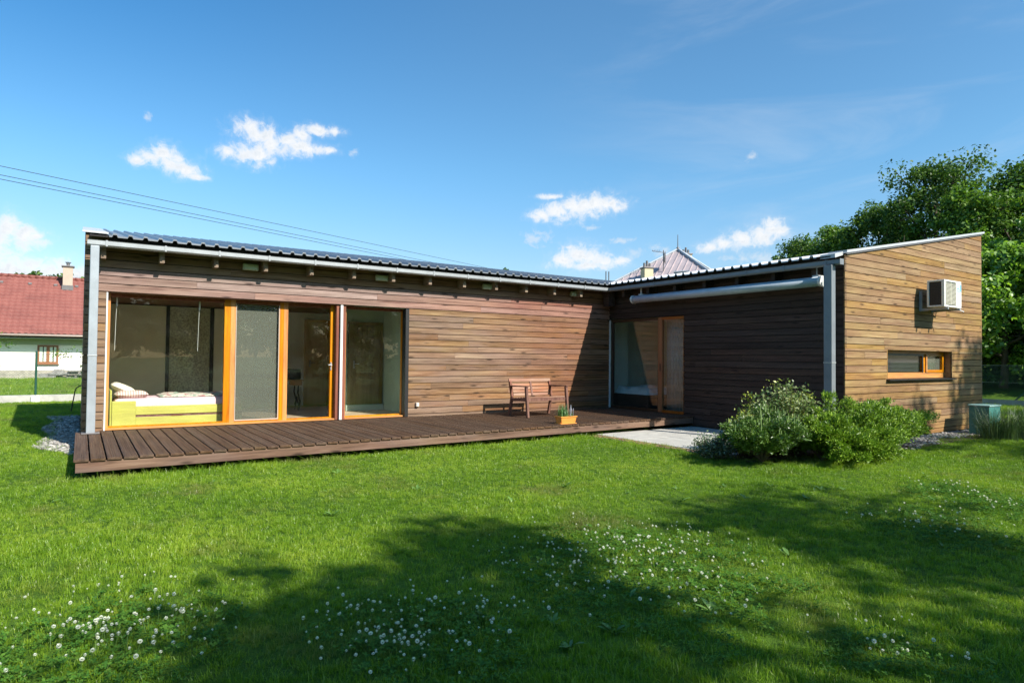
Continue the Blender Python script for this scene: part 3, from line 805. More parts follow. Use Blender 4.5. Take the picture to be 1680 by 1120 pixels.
# ------------------------------------------------------------------ wall lamps, socket, awning, air conditioner
for (x0, lab) in ((2.30, 'pale floodlight under the eave above the screened window'), (4.76, 'pale floodlight under the eave above the window right of the white post'),
                  (7.23, 'pale floodlight under the eave right above the bench end of the deck'), (9.72, 'pale floodlight under the eave nearest the inner corner of the house')):
    t = thing('wall_lamp', lab, 'lamp', (x0 + .13, -.0, 2.77), 'floodlights under the eave')
    q = MB(); q.bbox(x0 + .02, x0 + .24, -.05, -.001, 2.74, 2.80, .008); q.build('bracket', M['lampbody'], t)
    q = MB(); q.bbox(x0, x0 + .26, -.11, -.052, 2.715, 2.83, .012); o = q.build('housing', M['lampbody'], t)
    q = MB(); q.bbox(x0 + .02, x0 + .24, -.118, -.1105, 2.73, 2.815, .004); q.build('lens', M['lampglass'], t)
t = thing('wall_socket', 'small beige outdoor socket low on the boarded wall', 'socket', (5.72, 0, .2))
q = MB(); q.bbox(5.685, 5.755, -.05, -.001, .20, .285, .008); q.build('housing', M['chimney'], t)
q = MB(); q.bbox(5.69, 5.75, -.062, -.0505, .205, .28, .004); q.build('lid', M['pillow'], t)

AW = thing('awning', 'rolled up pale grey awning tube on the dark wing wall', 'awning', (10.74, -3.5, 2.62))
prof = []
for k in range(18):
    an = 2 * math.pi * k / 18; prof.append((10.745 + .10 * math.cos(an), 2.618 + .086 * math.sin(an)))
q = MB(); q.prism([(x, -1.17, z) for x, z in prof], (0, -4.56, 0)); q.build('cassette', M['awning'], AW, True)
for yy, nm in ((-1.13, 'end_cap'), (-5.735, 'end_cap')):
    q = MB(); q.prism([(10.745 + .112 * math.cos(2 * math.pi * k / 14), yy, 2.618 + .098 * math.sin(2 * math.pi * k / 14)) for k in range(14)], (0, -.045, 0)); q.build(nm, M['white'], AW)
for yy in (-1.33, -5.62):
    q = MB(); q.box(10.78, L - .002, yy - .06, yy + .06, 2.66, 2.74); q.box(10.80, 10.815, yy - .02, yy + .02, 2.735, 2.93); q.build('wall_bracket', M['white' if yy > -2 else 'metal'], AW)
q = MB(); q.tube([(10.69, -5.80, 2.60), (10.69, -5.80, 2.54), (10.71, -5.80, 2.52)], .014); q.build('crank_eye', M['white'], AW)

AC = thing('air_conditioner', 'white outdoor air conditioner unit bracketed to the golden end wall', 'air conditioner', (14.06, -D, 2.26))
ax0, ax1, ay0, ay1, az0, az1 = 13.69, 14.44, -6.50, -6.19, 2.285, 2.81
q = MB()
q.bbox(ax0, ax1, ay0, ay1, az1 - .035, az1, .008); q.bbox(ax0, ax1, ay0, ay1, az0, az0 + .035, .008)
q.bbox(ax0 + .50, ax1, ay0, ay1 - .01, az0 + .035, az1 - .035, .006)
q.bbox(ax0, ax0 + .055, ay0, ay0 + .055, az0 + .035, az1 - .035, .006); q.bbox(ax0, ax0 + .04, ay1 - .04, ay1, az0 + .035, az1 - .035, .006)
q.bbox(ax0 + .055, ax0 + .50, ay0 + .02, ay0 + .05, az0 + .035, az1 - .035, .004)
q.build('casing', M['acwhite'], AC)
q = MB(); q.box(ax0 + .012, ax0 + .03, ay0 + .056, ay1 - .041, az0 + .036, az1 - .036); q.box(ax0 + .03, ax0 + .5, ay1 - .03, ay1 - .012, az0 + .036, az1 - .036)
z = az0 + .05
while z < az1 - .05: q.box(ax0 + .004, ax0 + .011, ay0 + .06, ay1 - .045, z, z + .004); z += .03
q.build('condenser_coil', M['acdark'], AC)
q = MB(); q.box(ax0 + .075, ax0 + .485, ay0 + .010, ay0 + .019, az0 + .05, az1 - .05); o = q.build('grille_back', M['acdark'], AC)
q = MB(); z = az0 + .055
while z < az1 - .06: q.prism([(ax0 + .07, ay0 - .006, z), (ax0 + .07, ay0 + .009, z + .009), (ax0 + .07, ay0 + .009, z + .017), (ax0 + .07, ay0 - .006, z + .012)], (.425, 0, 0)); z += .0245
q.box(ax0 + .27, ax0 + .282, ay0 - .008, ay0 + .008, az0 + .05, az1 - .05); q.box(ax0 + .064, ax0 + .076, ay0 - .008, ay0 + .009, az0 + .045, az1 - .045); q.box(ax0 + .488, ax0 + .499, ay0 - .008, ay0 + .009, az0 + .045, az1 - .045)
q.build('grille', M['accream'], AC)
q = MB(); n = 12
q.prism([(ax0 + .60 + .06 * math.cos(math.pi * k / n), ay0 - .002, az1 - .175 + .055 * math.sin(math.pi * k / n)) for k in range(n + 1)] + [(ax0 + .60 + .035 * math.cos(math.pi * (n - k) / n), ay0 - .002, az1 - .17 + .022 * math.sin(math.pi * (n - k) / n)) for k in range(n + 1)], (0, .0018, 0))
q.box(ax0 + .535, ax0 + .67, ay0 - .002, ay0 - .0002, az1 - .205, az1 - .185); q.box(ax0 + .68, ax0 + .735, ay0 - .002, ay0 - .0002, az1 - .20, az1 - .06)
q.build('badge', M['aclogo'], AC)
for xx in (13.78, 14.30):
    q = MB(); q.box(xx - .02, xx + .02, -D - .045, -D - .002, 2.22, 2.62); q.box(xx - .02, xx + .02, ay0 - .03, -D - .046, 2.235, 2.272); q.bar((xx, -D - .05, 2.10 + .13), (xx, -6.42, 2.25), .02, .02)
    q.build('bracket', M['steel'], AC)
q = MB(); q.tube([(14.36, -6.25, 2.38), (14.52, -6.22, 2.30), (14.52, -6.06, 2.27), (14.50, -6.03, 2.40)], .018); q.tube([(14.42, -6.4, 2.285), (14.5, -6.46, 2.25), (14.54, -6.5, 2.22)], .01); q.build('pipe', M['white'], AC)

# ------------------------------------------------------------------ bench and planter on the deck
BN = thing('garden_bench', 'small reddish brown two-seat wooden bench on the deck against the boarded wall', 'bench', (8.07, -1.05, 0))
bx0, bx1, byf, byb = 7.52, 8.62, -1.34, -.76
q = MB()
for k in range(5):
    y0 = byf + .02 + k * .094; q.bbox(bx0 + .06, bx1 - .06, y0, y0 + .078, .395 - .008 * k, .417 - .008 * k, .005)
q.build('seat', M['teak'], BN)
q = MB(); q.box(bx0 + .05, bx1 - .05, byf + .005, byf + .03, .335, .393); q.build('apron', M['teakleg'], BN); q = MB(); q.box(bx0 + .05, bx1 - .05, byb - .02, byb + .02, .30, .36); q.build('apron', M['teakleg'], BN)
def by(z): return byb - .04 + (z - .40) * .28        # raked back
q = MB()
for k in range(4):
    z = .445 + k * .066; q.bar((bx0 + .07, by(z), z), (bx1 - .07, by(z), z), .016, .05, (0, .27, 1))
q.build('backrest', M['teak'], BN)
q = MB(); q.bar((bx0 + .0, by(.745), .745), (bx1 - .0, by(.745), .745), .026, .065, (0, .27, 1)); q.build('top_rail', M['teak'], BN)
q = MB(); q.bar(((bx0 + bx1) / 2, by(.42) - .012, .42), ((bx0 + bx1) / 2, by(.715) - .012, .715), .04, .022, (0, -1, .2)); q.build('back_stile', M['teakleg'], BN)
for xx in (bx0 + .03, bx1 - .03):
    q = MB(); q.bar((xx, byf - .04, 0.001), (xx, byf + .03, .62), .045, .06, (0, 1, 0)); q.build('leg', M['teakleg'], BN)
    q = MB(); q.bar((xx, byb + .06, .001), (xx, byb - .035, .40), .045, .055, (0, 1, 0)); q.bar((xx, byb - .035, .40), (xx, by(.72), .72), .045, .05, (0, 1, 0)); q.build('leg', M['teakleg'], BN)
    q = MB(); q.bar((xx, byf - .02, .635), (xx, by(.62) + .0, .625), .055, .024); q.build('armrest', M['teakleg'], BN)
    q = MB(); q.bar((xx, byf + .02, .36), (xx, byb - .03, .345), .03, .06); q.build('side_rail', M['teakleg'], BN)

PL = thing('planter_box', 'amber rectangular planter box near the front edge of the deck', 'planter', (7.53, -2.62, 0))
q = MB()
for (a, b_, c, d) in ((0, 0, 1, 0), (1, 0, 1, 1), (1, 1, 0, 1), (0, 1, 0, 0)): pass
px0, px1, py0, py1 = 7.34, 7.72, -2.73, -2.53
q.prism([(px0 + .03, py0 + .02, .014), (px1 - .03, py0 + .02, .014), (px1 - .01, py0 + .003, .125), (px0 + .01, py0 + .003, .125)], (0, .012, 0))
q.prism([(px0 + .03, py1 - .032, .014), (px1 - .03, py1 - .032, .014), (px1 - .01, py1 - .015, .125), (px0 + .01, py1 - .015, .125)], (0, .012, 0))
q.box(px0 + .018, px0 + .03, py0 + .033, py1 - .033, .014, .125); q.box(px1 - .03, px1 - .018, py0 + .033, py1 - .033, .014, .125)
q.build('box', M['pot'], PL)
q = MB(); q.box(px0 - .005, px1 + .005, py0 - .008, py0 + .012, .126, .142); q.box(px0 - .005, px1 + .005, py1 - .012, py1 + .008, .126, .142); q.box(px0 - .005, px0 + .015, py0 + .012, py1 - .012, .126, .142); q.box(px1 - .015, px1 + .005, py0 + .012, py1 - .012, .126, .142); q.build('rim', M['pot'], PL)
q = MB(); q.bbox(px0 + .0, px1 - .0, py0, py1, .001, .013, .004); q.build('tray', M['pot'], PL)
q = MB(); q.box(px0 + .032, px1 - .032, py0 + .034, py1 - .034, .03, .115); q.build('soil', M['soil'], PL)
def blades(spots, mat, name, parent=None, seg=4):
    """spots: (x,y,z,height,width,leanx,leany)"""
    V, F = [], []
    for (x, y, z, h, w, lx, ly) in spots:
        a = RNG.uniform(0, 6.28); c, s = math.cos(a) * w / 2, math.sin(a) * w / 2; o = len(V)
        for k in range(seg + 1):
            t = k / seg; ww = 1 - t ** 1.6 * .92
            px, py, pz = x + lx * t * t, y + ly * t * t, z + h * (t - .25 * t * t * min(1, (lx * lx + ly * ly) ** .5 / max(h, .01)))
            V += [(px - c * ww, py - s * ww, pz), (px + c * ww, py + s * ww, pz)]
        for k in range(seg): F.append((o + 2 * k, o + 2 * k + 1, o + 2 * k + 3, o + 2 * k + 2))
    return np_mesh(name, np.array(V), np.array(F), mat, parent)
sp = []
for k in range(170):
    x = RNG.uniform(7.37, 7.55); y = RNG.uniform(-2.69, -2.57); h = RNG.uniform(.10, .30)
    sp.append((x, y, .11, h, .009, RNG.normal() * .05, RNG.normal() * .05))
for k in range(50):
    x = RNG.uniform(7.53, 7.69); y = RNG.uniform(-2.69, -2.57); h = RNG.uniform(.06, .16)
    sp.append((x, y, .11, h, .009, RNG.normal() * .05, RNG.normal() * .05))
hb = thing('herb_plant', 'leafy green chives growing in the amber planter box', 'plant', (7.5, -2.63, .11))
blades(sp, M['chive'], 'foliage', hb)
q = MB()
for k in range(7):
    x = 7.60 + .09 * random.random(); y = -2.66 + .07 * random.random(); h = random.uniform(.16, .24)
    q.tube([(x, y, .11), (x + .012, y, .11 + h * .6), (x + .02, y + .01, .11 + h)], [.003, .003, .002], 5); q.tube([(x + .016, y + .005, .11 + h * .75), (x + .02, y + .01, .11 + h)], [.007, .003], 5)
q.build('flower_spike', M['lavender'], hb)

# ------------------------------------------------------------------ bedroom furniture
BD = thing('bed', 'lime green wooden bed with pink sheet behind the wide window', 'bed', (1.3, .8, 0))
q = MB(); q.bbox(.385, .412, .38, 1.35, .004, .62, .006); q.build('headboard', M['bedwood'], BD)
q = MB(); q.bbox(.415, .755, .36, .50, .004, .435, .006); q.build('bedside_box', M['bedwood'], BD)
q = MB(); q.bbox(.757, 2.42, .385, .41, .205, .345, .004); q.build('side_rail', M['bedwood'], BD)
q = MB(); q.bbox(.757, 2.42, .395, .42, .03, .165, .004); o = q.build('drawer', M['bedwood'], BD)
q = MB(); q.box(.757, 2.42, .40, .41, .166, .203); q.box(1.28, 1.46, .388, .3945, .168, .19); q.build('shadow_gap', M['teakleg'], BD)
q = MB(); q.bbox(.45, 2.42, .43, 1.32, .22, .475, .06); q.build('mattress', M['pinksheet'], BD, True)
def cushion(name, mat, c, sx, sy, sz, label, cat, rot=0., parent=None, tilt=0.):
    n = 14; V = []; F = []
    R_ = Matrix.Rotation(rot, 3, 'Z') @ Matrix.Rotation(tilt, 3, 'Y')
    for side in (1, -1):
        for i in range(n + 1):
            for j in range(n + 1):
                u, v = i / n * 2 - 1, j / n * 2 - 1
                h = ((1 - u ** 4) * (1 - v ** 4)) ** .55 * (1 + .08 * math.sin(u * 7 + v * 5))
                p = R_ @ Vector((u * sx * (1 - .08 * (1 - abs(v)) * 0), v * sy, side * sz * h)); V.append(Vector(c) + p)
    m = (n + 1) ** 2
    for s in (0, 1):
        for i in range(n):
            for j in range(n):
                a = s * m + i * (n + 1) + j; f = (a, a + n + 1, a + n + 2, a + 1); F.append(f if s == 0 else f[::-1])
    q = MB(); q.add(V, F); o = q.build(name, mat, parent, True); tag(o, label, cat); centre(o)
    return o
cushion('pillow', M['pillow'], (.60, .95, .61), .20, .30, .075, 'plain cream pillow leaning at the head of the lime bed', 'pillow', 0, None, .45)
cushion('pillow', M['plaid'], (.70, .68, .535), .24, .20, .065, 'red and white plaid pillow at the window edge of the lime bed', 'pillow', .1)
# quilt with folds
V, F = [], []; nx, ny = 40, 16
for i in range(nx + 1):
    for j in range(ny + 1):
        x = 1.12 + 1.28 * i / nx; y = .50 + .78 * j / ny
        h = .03 + .030 * mnoise.noise(Vector((x * 5, y * 6, 2))) + .018 * mnoise.noise(Vector((x * 13, y * 12, 5)))
        e = min(i / 3, (nx - i) / 3, j / 2, (ny - j) / 2, 1)
        V.append((x, y + .03 * mnoise.noise(Vector((x * 3, 1, 1))), .482 + max(.004, h * e + .012)))
for i in range(nx):
    for j in range(ny): a = i * (ny + 1) + j; F.append((a, a + ny + 1, a + ny + 2, a + 1))
q = MB(); q.add(V, F); o = q.build('quilt', M['quilt'], None, True)
sol = o.modifiers.new('thickness', 'SOLIDIFY'); sol.thickness = .012
tag(o, 'rumpled green patterned quilt spread over the lime bed', 'quilt'); centre(o)
WR = thing('wardrobe', 'built-in dark grey-green wardrobe along the back of the bedroom', 'wardrobe', (1.8, 3.7, 0))
for (a, b_, mt) in ((.30, 1.49, 'greenwardrobe'), (1.56, 2.36, 'textwardrobe'), (2.44, 3.30, 'greenwardrobe')):
    q = MB(); q.bbox(a, b_, 3.62, 3.65, .03, 2.26, .004); q.build('door', M[mt], WR)
q = MB(); q.box(.27, 3.36, 3.66, 3.99, .004, 2.275); q.box(1.492, 1.558, 3.60, 3.659, .004, 2.27); q.box(2.362, 2.438, 3.60, 3.659, .004, 2.27); q.box(3.302, 3.36, 3.60, 3.659, .004, 2.27); q.build('carcass', M['black'], WR)
TB = thing('side_table', 'old table with wooden top and black iron legs in the bedroom', 'table', (3.75, 2.6, 0))
q = MB(); q.bbox(3.42, 4.12, 2.42, 2.85, .655, .685, .005); q.bbox(3.9, 4.08, 2.43, 2.8, .56, .654, .004); q.build('table_top', M['winwood'], TB)
for xx in (3.50, 4.02):
    q = MB()
    for yy in (2.48, 2.78): q.tube([(xx, yy, .655), (xx - .02, yy, .4), (xx + .03, yy, .2), (xx, yy, .005)], .018, 6)
    q.tube([(xx, 2.48, .12), (xx, 2.63, .30), (xx, 2.78, .12)], .014, 6); q.build('leg', M['blackmetal'], TB)
t = thing('stereo', 'black boxy stereo standing on the iron-legged table', 'stereo', (3.8, 2.6, .685))
q = MB(); q.bbox(3.55, 4.06, 2.47, 2.75, .687, .92, .02); q.build('case', M['black'], t)
q = MB(); q.lathe([(.075, 0), (.06, .004)], (0, 0, 0)); q.v = [(3.68 + v[0], 2.466 - v[2], .80 + v[1]) for v in q.v]; q.build('speaker', M['leadgrey'], t)
for (x, z0, z1, lab) in ((.43, 1.28, 2.1, 'white blind cord hanging at the left edge of the wide window'), (1.66, 1.28, 2.1, 'white blind cord hanging over the foot of the bed')):
    q = MB(); q.tube([(x + .02, .30, 2.16), (x + .01, .30, 1.8), (x, .30, z0)], .0032, 5); q.box(x + .008, x + .032, .29, .31, 2.0, 2.17)
    o = q.build('blind_cord', M['white']); tag(o, lab, 'cord'); centre(o)
# wing bedroom: dark bed and a curtain
WB = thing('bed', 'dark framed bed with rumpled white bedding inside the wing', 'bed', (12.2, -.6, 0))
q = MB(); q.bbox(11.45, 13.3, -.95, .5, .004, .34, .01); q.build('frame', M['bedframe_dark'], WB)
V, F = [], []; nx, ny = 30, 24
for i in range(nx + 1):
    for j in range(ny + 1):
        x = 11.45 + 1.7 * i / nx; y = -.95 + 1.42 * j / ny; e = min(i, nx - i, j, ny - j, 3) / 3
        V.append((x, y, .345 + e * (.14 + .09 * mnoise.noise(Vector((x * 4, y * 4, 3))) + .03 * mnoise.noise(Vector((x * 11, y * 11, 3))))))
for i in range(nx):
    for j in range(ny): a = i * (ny + 1) + j; F.append((a, a + ny + 1, a + ny + 2, a + 1))
q = MB(); q.add(V, F); q.build('duvet', M['whitesheet'], WB, True)
V, F = [], []; n = 60
for k in range(n + 1):
    s = 1.66 + .62 * k / n; d = .03 * math.sin(k * 1.3) + .012 * math.sin(k * 3.1)
    V += [(L + .28 + d, -s, .02), (L + .28 + d * .7, -s, 2.3)]
for k in range(n): F.append((2 * k, 2 * k + 2, 2 * k + 3, 2 * k + 1))
q = MB(); q.add(V, F); o = q.build('curtain', M['darkcurtain'], None, True); sol = o.modifiers.new('thickness', 'SOLIDIFY'); sol.thickness = .004
tag(o, 'grey curtain hanging behind the sliding glazed door of the wing', 'curtain'); centre(o)

# ------------------------------------------------------------------ things by the house corners
GB = thing('utility_box', 'teal green plastic box with pale lid beside the end wall', 'box', (15.25, -6.58, GZ))
q = MB(); q.bbox(15.0, 15.55, -6.76, -6.40, GZ, .33, .012); q.build('body', M['teal'], GB)
q = MB(); q.bbox(14.985, 15.565, -6.775, -6.385, .332, .365, .010); q.build('lid', M['teallid'], GB)
q = MB(); q.tube([(-.20, 7.5, GZ), (-.13, 7.5, .27), (-.10, 7.5, .36), (-.02, 7.5, .41), (.10, 7.5, .42)], .016, 6); o = q.build('metal_rod', M['blackmetal'])
tag(o, 'bent black metal rod standing on the lawn by the left house end', 'rod'); centre(o)

# ------------------------------------------------------------------ fences
def fence(name, label, p0, p1, posts, h=1.45, braces=()):
    """chain-link fence from p0 to p1 on a concrete kerb"""
    a, b_ = Vector((*p0, 0)), Vector((*p1, 0)); d = (b_ - a); ln = d.length; d.normalize(); nrm = Vector((-d.y, d.x, 0))
    F_ = thing(name, label, 'fence', ((a + b_) / 2 + Vector((0, 0, GZ))))
    for s in posts:
        p = a + d * s; q = MB(); q.tube([(p.x, p.y, GZ + .02), (p.x, p.y, GZ + h + .06)], .030, 10); q.lathe([(.032, 0), (.03, .02), (.01, .035)], (p.x, p.y, GZ + h + .06), 10); q.build('post', M['greenpost'], F_)
    for s in braces:
        p = a + d * s; p2 = a + d * (s + 1.1); q = MB(); q.tube([(p.x, p.y, GZ + h * .9), (p2.x, p2.y, GZ + .15)], .024, 8); q.build('brace', M['greenpost'], F_)
    q = MB(); st = .075; z0, z1 = GZ + .22, GZ + h; hh = z1 - z0
    s = -hh
    while s < ln:
        for sg in (1, -1):
            s0, s1 = s, s + hh
            if sg < 0: s0, s1 = s1, s0
            t0, t1 = 0., 1.
            # clip to 0..ln
            for lim in (0., ln):
                pass
            ss = [(s0, z0), (s1, z1)]
            (sa, za), (sb, zb) = ss
            def cl(sa, za, sb, zb):
                if sa > sb: sb, zb, sa, za = sa, za, sb, zb
                if sb <= 0 or sa >= ln: return None
                if sa < 0: za += (0 - sa) / (sb - sa) * (zb - za); sa = 0
                if sb > ln: zb -= (sb - ln) / (sb - sa) * (zb - za); sb = ln
                return sa, za, sb, zb
            c = cl(sa, za, sb, zb)
            if c:
                off = nrm * (.034 + .004 * sg)
                A = a + d * c[0] + off; B = a + d * c[2] + off
                q.tube([(A.x, A.y, c[1]), (B.x, B.y, c[3])], .0022, 3, False)
        s += st
    for z in (z0, (z0 + z1) / 2, z1):
        A = a + nrm * .034; B = b_ + nrm * .034; q.tube([(A.x, A.y, z), (B.x, B.y, z)], .004, 4, False)
    q.build('wire_netting', M['wire'], F_)
    M4 = Matrix.Identity(4); ang = math.atan2(d.y, d.x); M4 = Matrix.Translation(a) @ Matrix.Rotation(ang, 4, 'Z')
    q = MB(); s = 0
    while s < ln - .01: e = min(s + 2.4, ln); q.bbox(s + .004, e - .004, -.03, .03, GZ - .05, GZ + .22, .006, M4); s += 2.4
    q.build('kerb_slab', M['grout'], F_)
    for s in posts:
        p = a + d * s; q = MB(); q.bbox(p.x - .11, p.x + .11, p.y - .10, p.y + .10, GZ - .05, GZ + .20, .02); q.build('footing', M['white'], F_)
fence('chain_link_fence', 'green chain-link fence on a low concrete kerb before the red-roofed house', (-14, 11.9), (7, 11.9), [1.8, 4.3, 7.3, 10.3, 12.87, 15.6, 18.3])
fence('chain_link_fence', 'green chain-link fence on a concrete kerb in front of the right-hand trees', (25.9, -14), (26.1, 12), [2, 4.6, 7.2, 9.3, 11.9, 14.5, 17, 19.5, 22], 1.38, (9.3,))

# ------------------------------------------------------------------ neighbour with the red roof
NB = thing('red_roofed_house', 'white rendered bungalow with red tiled roof beyond the left fence', 'house', (-5, 38, GZ))
q = MB(); q.box(-14, 6, 34, 43, GZ + .5, 2.1); q.prism([(-14, 34, 2.1), (-14, 43, 2.1), (-14, 38.5, 5.5)], (20, 0, 0))
q.build('wall', M['render_white'], NB)
q = MB(); q.box(-14.03, 6.03, 33.96, 43.03, GZ - .1, GZ + .5); q.build('plinth', M['plinth'], NB)
# tiled roof as rows of lapped curved tiles
ridge_y, ridge_z, eave_y, eave_z = 38.5, 6.02, 33.05, 2.33
rows = 17; V, F = [], []
cols = np.arange(-14.6, 6.6, .075)
slope_len = math.hypot(ridge_y - eave_y, ridge_z - eave_z)
for r in range(rows):
    t0, t1 = r / rows, (r + 1) / rows + .012
    o = len(V)
    for x in cols:
        w = .028 * math.sin(x * 2 * math.pi / .30)
        for t, lift in ((t0, .055), (t1, .008)):
            V.append((x, eave_y + (ridge_y - eave_y) * t, eave_z + (ridge_z - eave_z) * t + w + lift))
        V.append((x, eave_y + (ridge_y - eave_y) * t0 + .002, eave_z + (ridge_z - eave_z) * t0 + w + .012))
    for i in range(len(cols) - 1):
        a = o + 3 * i
        F += [(a, a + 3, a + 4, a + 1), (a + 2, a + 5, a + 3, a)]
roof_o = np_mesh('roof', np.array(V), np.array(F), M['tile'], NB)
q = MB(); q.prism([(-14.6, 38.5, 6.0), (-14.6, 44.0, 2.3), (-14.6, 44.0, 2.22), (-14.6, 38.5, 5.9)], (21.2, 0, 0)); q.prism([(-14.6, 33.06, 2.31), (-14.6, 38.5, 5.99), (-14.6, 38.5, 5.9), (-14.6, 33.06, 2.22)], (21.2, 0, 0))
q.build('roof_deck', M['browngutter'], NB)
q = MB()
for k in range(62):
    x = -14.6 + k * .345; q.tube([(x, 38.5, 6.06), (x + .36, 38.5, 6.05)], [.13, .115], 10)
q.build('ridge_tiles', M['tile'], NB, True)
q = MB()
for x in (-4.15, -2.75, -1.45, -.35, -5.6): q.bbox(x - .1, x + .1, 37.62, 37.8, 5.48, 5.62, .03)
q.build('roof_vents', M['leadgrey'], NB)
ch = MB(); ch.bbox(-1.08, -.56, 37.3, 37.85, 4.9, 6.72, .01); co = ch.build('chimney', M['chimney'], NB)
q = MB(); q.bbox(-1.16, -.48, 37.22, 37.93, 6.722, 6.80, .01); q.build('cap', M['leadgrey'], co)
q = MB(); q.box(-1.12, -.52, 37.26, 37.9, 5.25, 5.55); q.build('flashing', M['leadgrey'], co)
q = MB(); q.tube([(-.82, 37.57, 6.8), (-.82, 37.57, 6.98)], .09, 10); q.lathe([(.17, 0), (.17, .02), (.02, .05)], (-.82, 37.57, 7.02), 12); q.tube([(-.92, 37.57, 6.95), (-.92, 37.57, 7.03)], .012); q.tube([(-.72, 37.57, 6.95), (-.72, 37.57, 7.03)], .012); q.build('chimney_cowl', M['leadgrey'], co)
q = MB(); q.tube([(-14.6, 32.98, 2.24), (6.6, 32.98, 2.24)], .075, 10); q.build('gutter', M['browngutter'], NB)
q = MB(); q.box(-14.4, 6.4, 33.1, 33.98, 2.06, 2.10); q.box(-14.4, 6.4, 33.95, 33.985, 1.72, 2.06); q.build('eave_soffit', M['soffit'], NB)
for wx in (-2.12, -7.4):
    q = MB(); q.box(wx, wx + .10, 33.93, 33.99, .62, 1.70); q.box(wx + .90, wx + 1.0, 33.93, 33.99, .62, 1.70); q.box(wx + .10, wx + .90, 33.932, 33.99, .62, .74); q.box(wx + .10, wx + .90, 33.932, 33.99, 1.60, 1.70); q.box(wx + .43, wx + .58, 33.928, 33.99, .74, 1.60)
    wn = q.build('window', M['winwood'], NB)
    q = MB(); q.box(wx + .10, wx + .43, 33.95, 33.958, .74, 1.6); q.box(wx + .58, wx + .90, 33.95, 33.958, .74, 1.6); q.build('pane', M['glass'], wn)
    q = MB()
    for a, b_ in ((wx + .10, wx + .25), (wx + .30, wx + .43), (wx + .58, wx + .72), (wx + .78, wx + .9)): q.box(a, b_, 33.970, 33.976, .74, 1.6)
    q.build('curtain', M['offwhite'], wn)
    q = MB(); q.box(wx + .1, wx + .9, 33.982, 33.988, .74, 1.6); q.build('dark_room', M['dark'], wn)
    q = MB(); q.bbox(wx - .05, wx + 1.05, 33.84, 33.995, .58, .618, .006); q.build('sill', M['winwood'], wn)
# dry-stone heap by its wall
hs = MB()
for k in range(46):
    x = RNG.uniform(-1.9, 1.4); z = GZ + RNG.uniform(.0, .42) * (1 if x > -1.2 else .5); y = 33.3 + RNG.uniform(-.25, .25)
    hs.bbox(x - RNG.uniform(.15, .4), x + RNG.uniform(.15, .4), y - .2, y + .2, z, z + RNG.uniform(.08, .15), .03, Matrix.Rotation(RNG.normal() * .03, 4, 'Y'))
o = hs.build('stone_heap', M['stone']); tag(o, 'low heap of flat grey stones along the white house wall', 'stones'); centre(o)

# ------------------------------------------------------------------ house with the pyramid roof behind the wing
PH = thing('pyramid_roofed_house', 'distant house with pinkish metal pyramid roof behind the wing', 'house', (33.7, 17.8, GZ))
ap = Vector((33.7, 17.8, 8.72)); R0 = 8.2; dz = R0 / 1.94
fwd = Vector((math.sin(.5935), math.cos(.5935), 0)); rgt = Vector((fwd.y, -fwd.x, 0))
cs = []
for k in range(4):
    th = .245 + k * math.pi / 2
    p = ap + (rgt * math.sin(th) - fwd * math.cos(th)) * R0; p.z = ap.z - dz; cs.append(p)
q = MB()
for k in range(4):
    A, B = cs[k], cs[(k + 1) % 4]
    q.m = 1 if k == 0 else 0
    q.add([A, B, ap], [(0, 1, 2)])
rf = q.build('roof', [M['farroof'], M['fargrey']], PH)
q = MB()
for k in range(4):
    A, B = cs[k], cs[(k + 1) % 4]; nrm = (B - A).cross(ap - A).normalized()
    if nrm.z < 0: nrm = -nrm
    ed = (B - A); nn = int(ed.length / .42); mid = (A + B) / 2
    for i in range(1, 1 if k == 0 else nn):
        f = i / nn; p = A + ed * f; up = (ap - mid)
        tt = 1 - abs(2 * f - 1)
        e = p + up * tt
        q.bar(p + nrm * .02, e + nrm * .02, .05, .05, nrm)
q.build('standing_seams', M['farroof'], rf)
q = MB()
for p in cs: q.tube([p + Vector((0, 0, .05)), ap + Vector((0, 0, .05))], .09, 6)
q.build('hip_cap', M['steel'], rf)
q = MB()
for k in range(4):
    A = (cs[k] - ap); B = (cs[(k + 1) % 4] - ap)
    A = ap + A * .93; B = ap + B * .93; A.z = B.z = ap.z - dz * .97
    n_ = (ap - (A + B) / 2); n_.z = 0; n_.normalize()
    q.prism([(A.x, A.y, GZ), (B.x, B.y, GZ), (B.x, B.y, A.z), (A.x, A.y, A.z)], n_ * .3)
q.build('wall', M['render_white'], PH)
q = MB(); q.tube([ap, ap + Vector((0, 0, 1.05))], [.035, .02], 6); q.lathe([(.1, 0), (.12, .1), (.04, .22)], tuple(ap), 8); q.build('lightning_rod', M['leadgrey'], PH)
def chim(c, w, z0, z1, mat, pots):
    q = MB(); Rz = Matrix.Translation(Vector((c.x, c.y, 0))) @ Matrix.Rotation(-.35, 4, 'Z'); q.bbox(-w / 2, w / 2, -w / 2, w / 2, z0, z1, .02, Rz); co = q.build('chimney', mat, PH)
    q = MB(); q.bbox(-w * .58, w * .58, -w * .58, w * .58, z1 + .001, z1 + .10, .02, Rz); q.build('cap', M['leadgrey'], co)
    q = MB()
    for k in range(pots): xx = (k - (pots - 1) / 2) * w * .3; p = Rz @ Vector((xx, 0, z1 + .1)); q.tube([p, p + Vector((0, 0, .28 + .15 * (k == 1)))], .07, 8)
    q.build('chimney_pot', M['leadgrey'], co)
pc = ap - rgt * 2.55 - fwd * 2.1; chim(pc, .62, 5.0, 7.1, M['chimney_yellow'], 3)
pc2 = ap + rgt * .85 + fwd * 1.1; chim(pc2, .62, 7.0, 8.55, M['chimney_yellow'], 3)
A, B = cs[3], cs[0]
